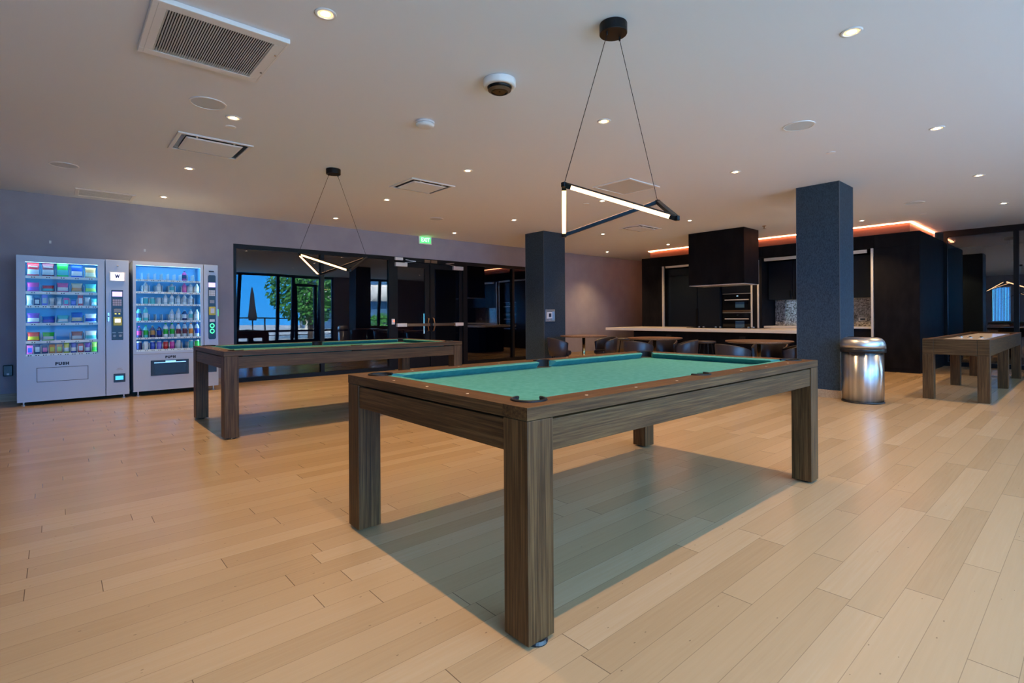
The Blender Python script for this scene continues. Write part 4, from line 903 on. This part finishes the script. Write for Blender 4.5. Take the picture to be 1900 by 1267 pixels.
# island, hood, cooktop
t = thing('range_hood', 'big dark boxy range hood hanging from the ceiling over the island', 'range hood', (10.77, 5.365, 1.76))
B(-.34, .34, -.61, .61, .012, CEIL - 1.761).build('casing', M_CAB, t, bevel=.003); B(-.335, .335, -.60, .60, .0, .012).build('bottom_lip', M_ALU, t)
B(-.22, .22, -.45, .45, -.004, .0).build('filter', M_STEEL, t)
t = thing('kitchen_island', 'long dark kitchen island with a thin white quartz worktop', 'kitchen island', (10.4, 5.3, 0))
B(-.45, .60, -2.20, 1.78, 0, .795).build('body', M_CAB, t); B(-.78, .65, -2.25, 2.33, .797, .857).build('worktop', M_QUARTZ, t, bevel=.003)
for yy in (.88, -.72): B(-.458, -.45, yy - .06, yy + .06, .63, .71).build('outlet_box', M_MATTE, t)
t = thing('cooktop', 'black glass cooktop with pale knobs set in the island under the hood', 'cooktop', (10.62, 5.15, .858))
B(-.33, .28, -.72, .80, 0, .008).build('glass_plate', M_OVENGL, t)
for yy in (.53, .43, .16, .06, -.52, -.62): mb = MB(); mb.smooth = True; mb.lathe([(.020, .008), (.020, .028), (.017, .034), (0, .034)], (-.29, yy, 0), 16); mb.build('knob', M_STEEL, t)
for yy in (.45, -.35): mb = MB(); mb.lathe([(.10, .008), (.10, .012), (.085, .012), (.085, .008)], (.02, yy, 0), 28); mb.build('burner', M_BLACK, t)

# ------------------------------------------------------------------ cafe tables, chairs, stools
def cafe(lab, loc):
    t = thing('cafe_table', lab, 'table', loc, 0, 'round walnut cafe tables')
    mb = MB(); mb.lathe([(.44, .705), (.472, .715), (.475, .728), (.470, .734), (0, .734)], (0, 0, 0), 56); mb.build('tabletop', M_TABLETOP, t)
    mb = MB(); mb.smooth = True; mb.lathe([(.030, .02), (.030, .700)], (0, 0, 0), 24); mb.build('post', M_BRASS, t)
    MB().cyl(.16, .695, .706, (0, 0, 0), 24).build('mounting_plate', M_BLACK, t)
    mb = MB(); mb.lathe([(.26, 0), (.26, .012), (.05, .022), (.032, .035), (0, .035)], (0, 0, 0), 40); mb.build('base', M_BLACK, t)
    return t
TB = [(8.0, 6.90), (8.0, 5.25), (8.0, 3.43)]
tb = cafe('round walnut cafe table on a brass post beside the left column', (*TB[0], 0))
dup(tb, (*TB[1], 0), 'round walnut cafe table on a brass post in front of the island, middle of three')
dup(tb, (*TB[2], 0), 'round walnut cafe table on a brass post beside the right column')
def chair(lab, x, y, toward):
    a = math.atan2(toward[1] - y, toward[0] - x)
    t = thing('tub_chair', lab, 'chair', (x, y, 0), a, 'dark leather tub chairs around the cafe tables')
    def shell(rr, zt):
        pts = []
        return pts
    mb = MB(); mb.smooth = True; NA = 28; A0, A1 = math.radians(62), math.radians(298)
    rings = []
    for i in range(NA + 1):
        a_ = A0 + (A1 - A0) * i / NA; k = abs(2 * i / NA - 1); zt = .70 - .10 * k ** 2.2
        for (rr, z) in ((.215, .33), (.245, .45), (.262, zt - .012), (.255, zt), (.238, zt), (.228, zt - .015), (.212, .45), (.205, .33)): rings.append((rr * math.cos(a_), rr * math.sin(a_), z))
    mb.v = rings
    for i in range(NA):
        for j in range(8): mb.f.append([i * 8 + j, i * 8 + (j + 1) % 8, (i + 1) * 8 + (j + 1) % 8, (i + 1) * 8 + j]); mb.mi.append(0); mb.sm.append(True)
    mb.f.append(list(range(8))); mb.f.append([NA * 8 + j for j in range(7, -1, -1)]); mb.mi += [0, 0]; mb.sm += [False, False]
    mb.build('backrest', M_LEATHER, t)
    mb = MB(); mb.smooth = True; mb.lathe([(.17, .345), (.200, .36), (.203, .40), (.19, .43), (0, .438)], (.02, 0, 0), 32); mb.build('seat', M_LEATHER, t)
    for sx_, sy in ((1, 1), (1, -1), (-1, 1), (-1, -1)):
        mb = MB(); mb.tube([(.13 * sx_, .13 * sy, .352), (.185 * sx_, .17 * sy, 0)], [.012, .009], 10); mb.build('leg', M_BLACK, t)
    mb = MB(); mb.cyl(.19, .338, .350, (0, 0, 0), 28); mb.build('seat_frame', M_BLACK, t)
    return t
c0 = chair('dark leather tub chair at the left table, seen from behind next to the left column', 7.62, 7.19, TB[0])
def chair_at(lab, x, y, tw):
    c = dup(c0, (x, y, 0), lab); c.rotation_euler = (0, 0, math.atan2(tw[1] - y, tw[0] - x))
chair_at('dark leather tub chair on the right side of the left cafe table', 8.42, 6.70, TB[0])
chair_at('dark leather tub chair seen from behind at the middle cafe table', 7.58, 5.30, TB[1])
chair_at('dark leather tub chair behind the brass post of the middle cafe table', 8.46, 5.38, TB[1])
chair_at('dark leather tub chair at the right rim of the middle cafe table', 8.24, 4.84, TB[1])
chair_at('dark leather tub chair seen from behind at the right cafe table', 7.58, 3.62, TB[2])
chair_at('dark leather tub chair behind the brass post of the right cafe table', 8.46, 3.46, TB[2])
chair_at('dark leather tub chair between the right cafe table and the right column', 8.16, 3.03, TB[2])
def stool(lab, loc):
    t = thing('bar_stool', lab, 'stool', loc, 0, 'black round stools at the island')
    mb = MB(); mb.smooth = True; mb.lathe([(.15, .595), (.178, .602), (.182, .622), (.170, .640), (0, .648)], (0, 0, 0), 36); mb.build('seat', M_LEATHER, t)
    for k in range(4):
        a = PI / 4 + k * PI / 2; mb = MB(); mb.tube([(.10 * math.cos(a), .10 * math.sin(a), .60), (.19 * math.cos(a), .19 * math.sin(a), 0)], .010, 8); mb.build('leg', M_BLACK, t)
    mb = MB(); mb.smooth = True; mb.tube([(.162 * math.cos(k * PI / 16), .162 * math.sin(k * PI / 16), .19) for k in range(32)], .007, 8, True); mb.build('foot_ring', M_BLACK, t)
    return t
s0 = stool('black round bar stool at the left end of the island', (9.33, 6.86, 0))
dup(s0, (9.25, 4.95, 0), 'black round bar stool between the middle and right cafe tables')

# ------------------------------------------------------------------ outside, mirrored in the dark glass
struct('ground_patio', B(-25, 45, -60, WIN_Y - .2, -.2, -.02), M_PATIO)
t = thing('patio_railing', 'dark railing along the terrace, mirrored in the dark glass', 'railing', (9, -10, -.02))
mb = MB(); mb.box(-14, 16, -.03, .03, 1.08, 1.14); mb.box(-14, 16, -.02, .02, .15, .19); mb.build('top_rail', M_BLACK, t)
for k in range(21): B(-14 + k * 1.5 - .03, -14 + k * 1.5 + .03, -.03, .03, 0, 1.08).build('post', M_BLACK, t)
t = thing('closed_umbrella', 'closed dark patio umbrella against the sky, mirrored in the dark glass', 'umbrella', (6.85, -6.0, -.02))
MB().cyl(.028, 0, 2.5, (0, 0, 0), 12).build('pole', M_BLACK, t)
mb = MB(); mb.smooth = True; mb.lathe([(.16, 1.0), (.20, 1.15), (.15, 1.5), (.07, 2.3), (.02, 2.55), (0, 2.56)], (0, 0, 0), 12); mb.build('canopy', M_CANVAS, t)
MB().cyl(.3, 0, .08, (0, 0, 0), 24).build('base', M_BLACK, t)
def foliage(cx, cy, cz, rx, ry, rz, n, sz, seed):
    rn = random.Random(seed); mb = MB()
    for _ in range(n):
        while True:
            p = Vector((rn.uniform(-1, 1), rn.uniform(-1, 1), rn.uniform(-1, 1)))
            if .25 < p.length < 1: break
        p = Vector((cx + p.x * rx, cy + p.y * ry, cz + p.z * rz)); q = Vector((rn.gauss(0, 1), rn.gauss(0, 1), rn.gauss(0, 1))).normalized(); w_ = q.orthogonal().normalized() * sz; v_ = q.cross(w_).normalized() * sz * .55
        mb.add([p - w_, p - v_, p + w_, p + v_], [(0, 1, 2, 3)])
    return mb
t = thing('leafy_tree', 'leafy green tree on the terrace, mirrored in the dark glass', 'tree', (10.3, -8.2, -.02))
mb = MB(); mb.smooth = True; mb.tube([(0, 0, 0), (.05, 0, 1.2), (0, .05, 2.4), (.1, 0, 3.6)], [.14, .12, .10, .05], 10); mb.build('trunk', M_BARK, t)
foliage(0, 0, 2.75, 2.2, 1.5, 2.0, 3600, .13, 5).build('crown', M_LEAF, t, fix=False)
t = thing('shrub', 'green shrub in front of the pale building, mirrored in the dark glass', 'shrub', (14.7, -8.5, -.02))
foliage(0, 0, .75, .9, .6, .65, 900, .09, 9).build('leaves', M_LEAF, t, fix=False); MB().cyl(.5, 0, .4, (0, 0, 0), 20).build('planter', M_BLDG, t)
t = thing('apartment_building', 'pale building with curved balcony bands, mirrored in the dark glass', 'building', (24, -24, -.2))
mb = MB()
for z0, z1 in ((0, .4), (2.6, 3.9), (5.2, 5.6)): mb.smooth = True; mb.lathe([(8.6, z0), (9.0, z0 + .05), (9.0, z1 - .05), (8.6, z1)], (0, 0, 0), 48)
mb.build('balcony_band', M_BLDG, t, fix=False)
mb = MB(); mb.lathe([(8.2, 0), (8.2, 5.6), (0, 5.6)], (0, 0, 0), 48); mb.build('window_ring', M_BGLASS, t)
mb = MB()
for k in range(24): a = k * PI / 12; mb.bar((8.25 * math.cos(a), 8.25 * math.sin(a), 0), (8.25 * math.cos(a), 8.25 * math.sin(a), 5.6), .25, .2, (math.cos(a), math.sin(a), 0))
mb.build('mullion', M_BLDG, t)
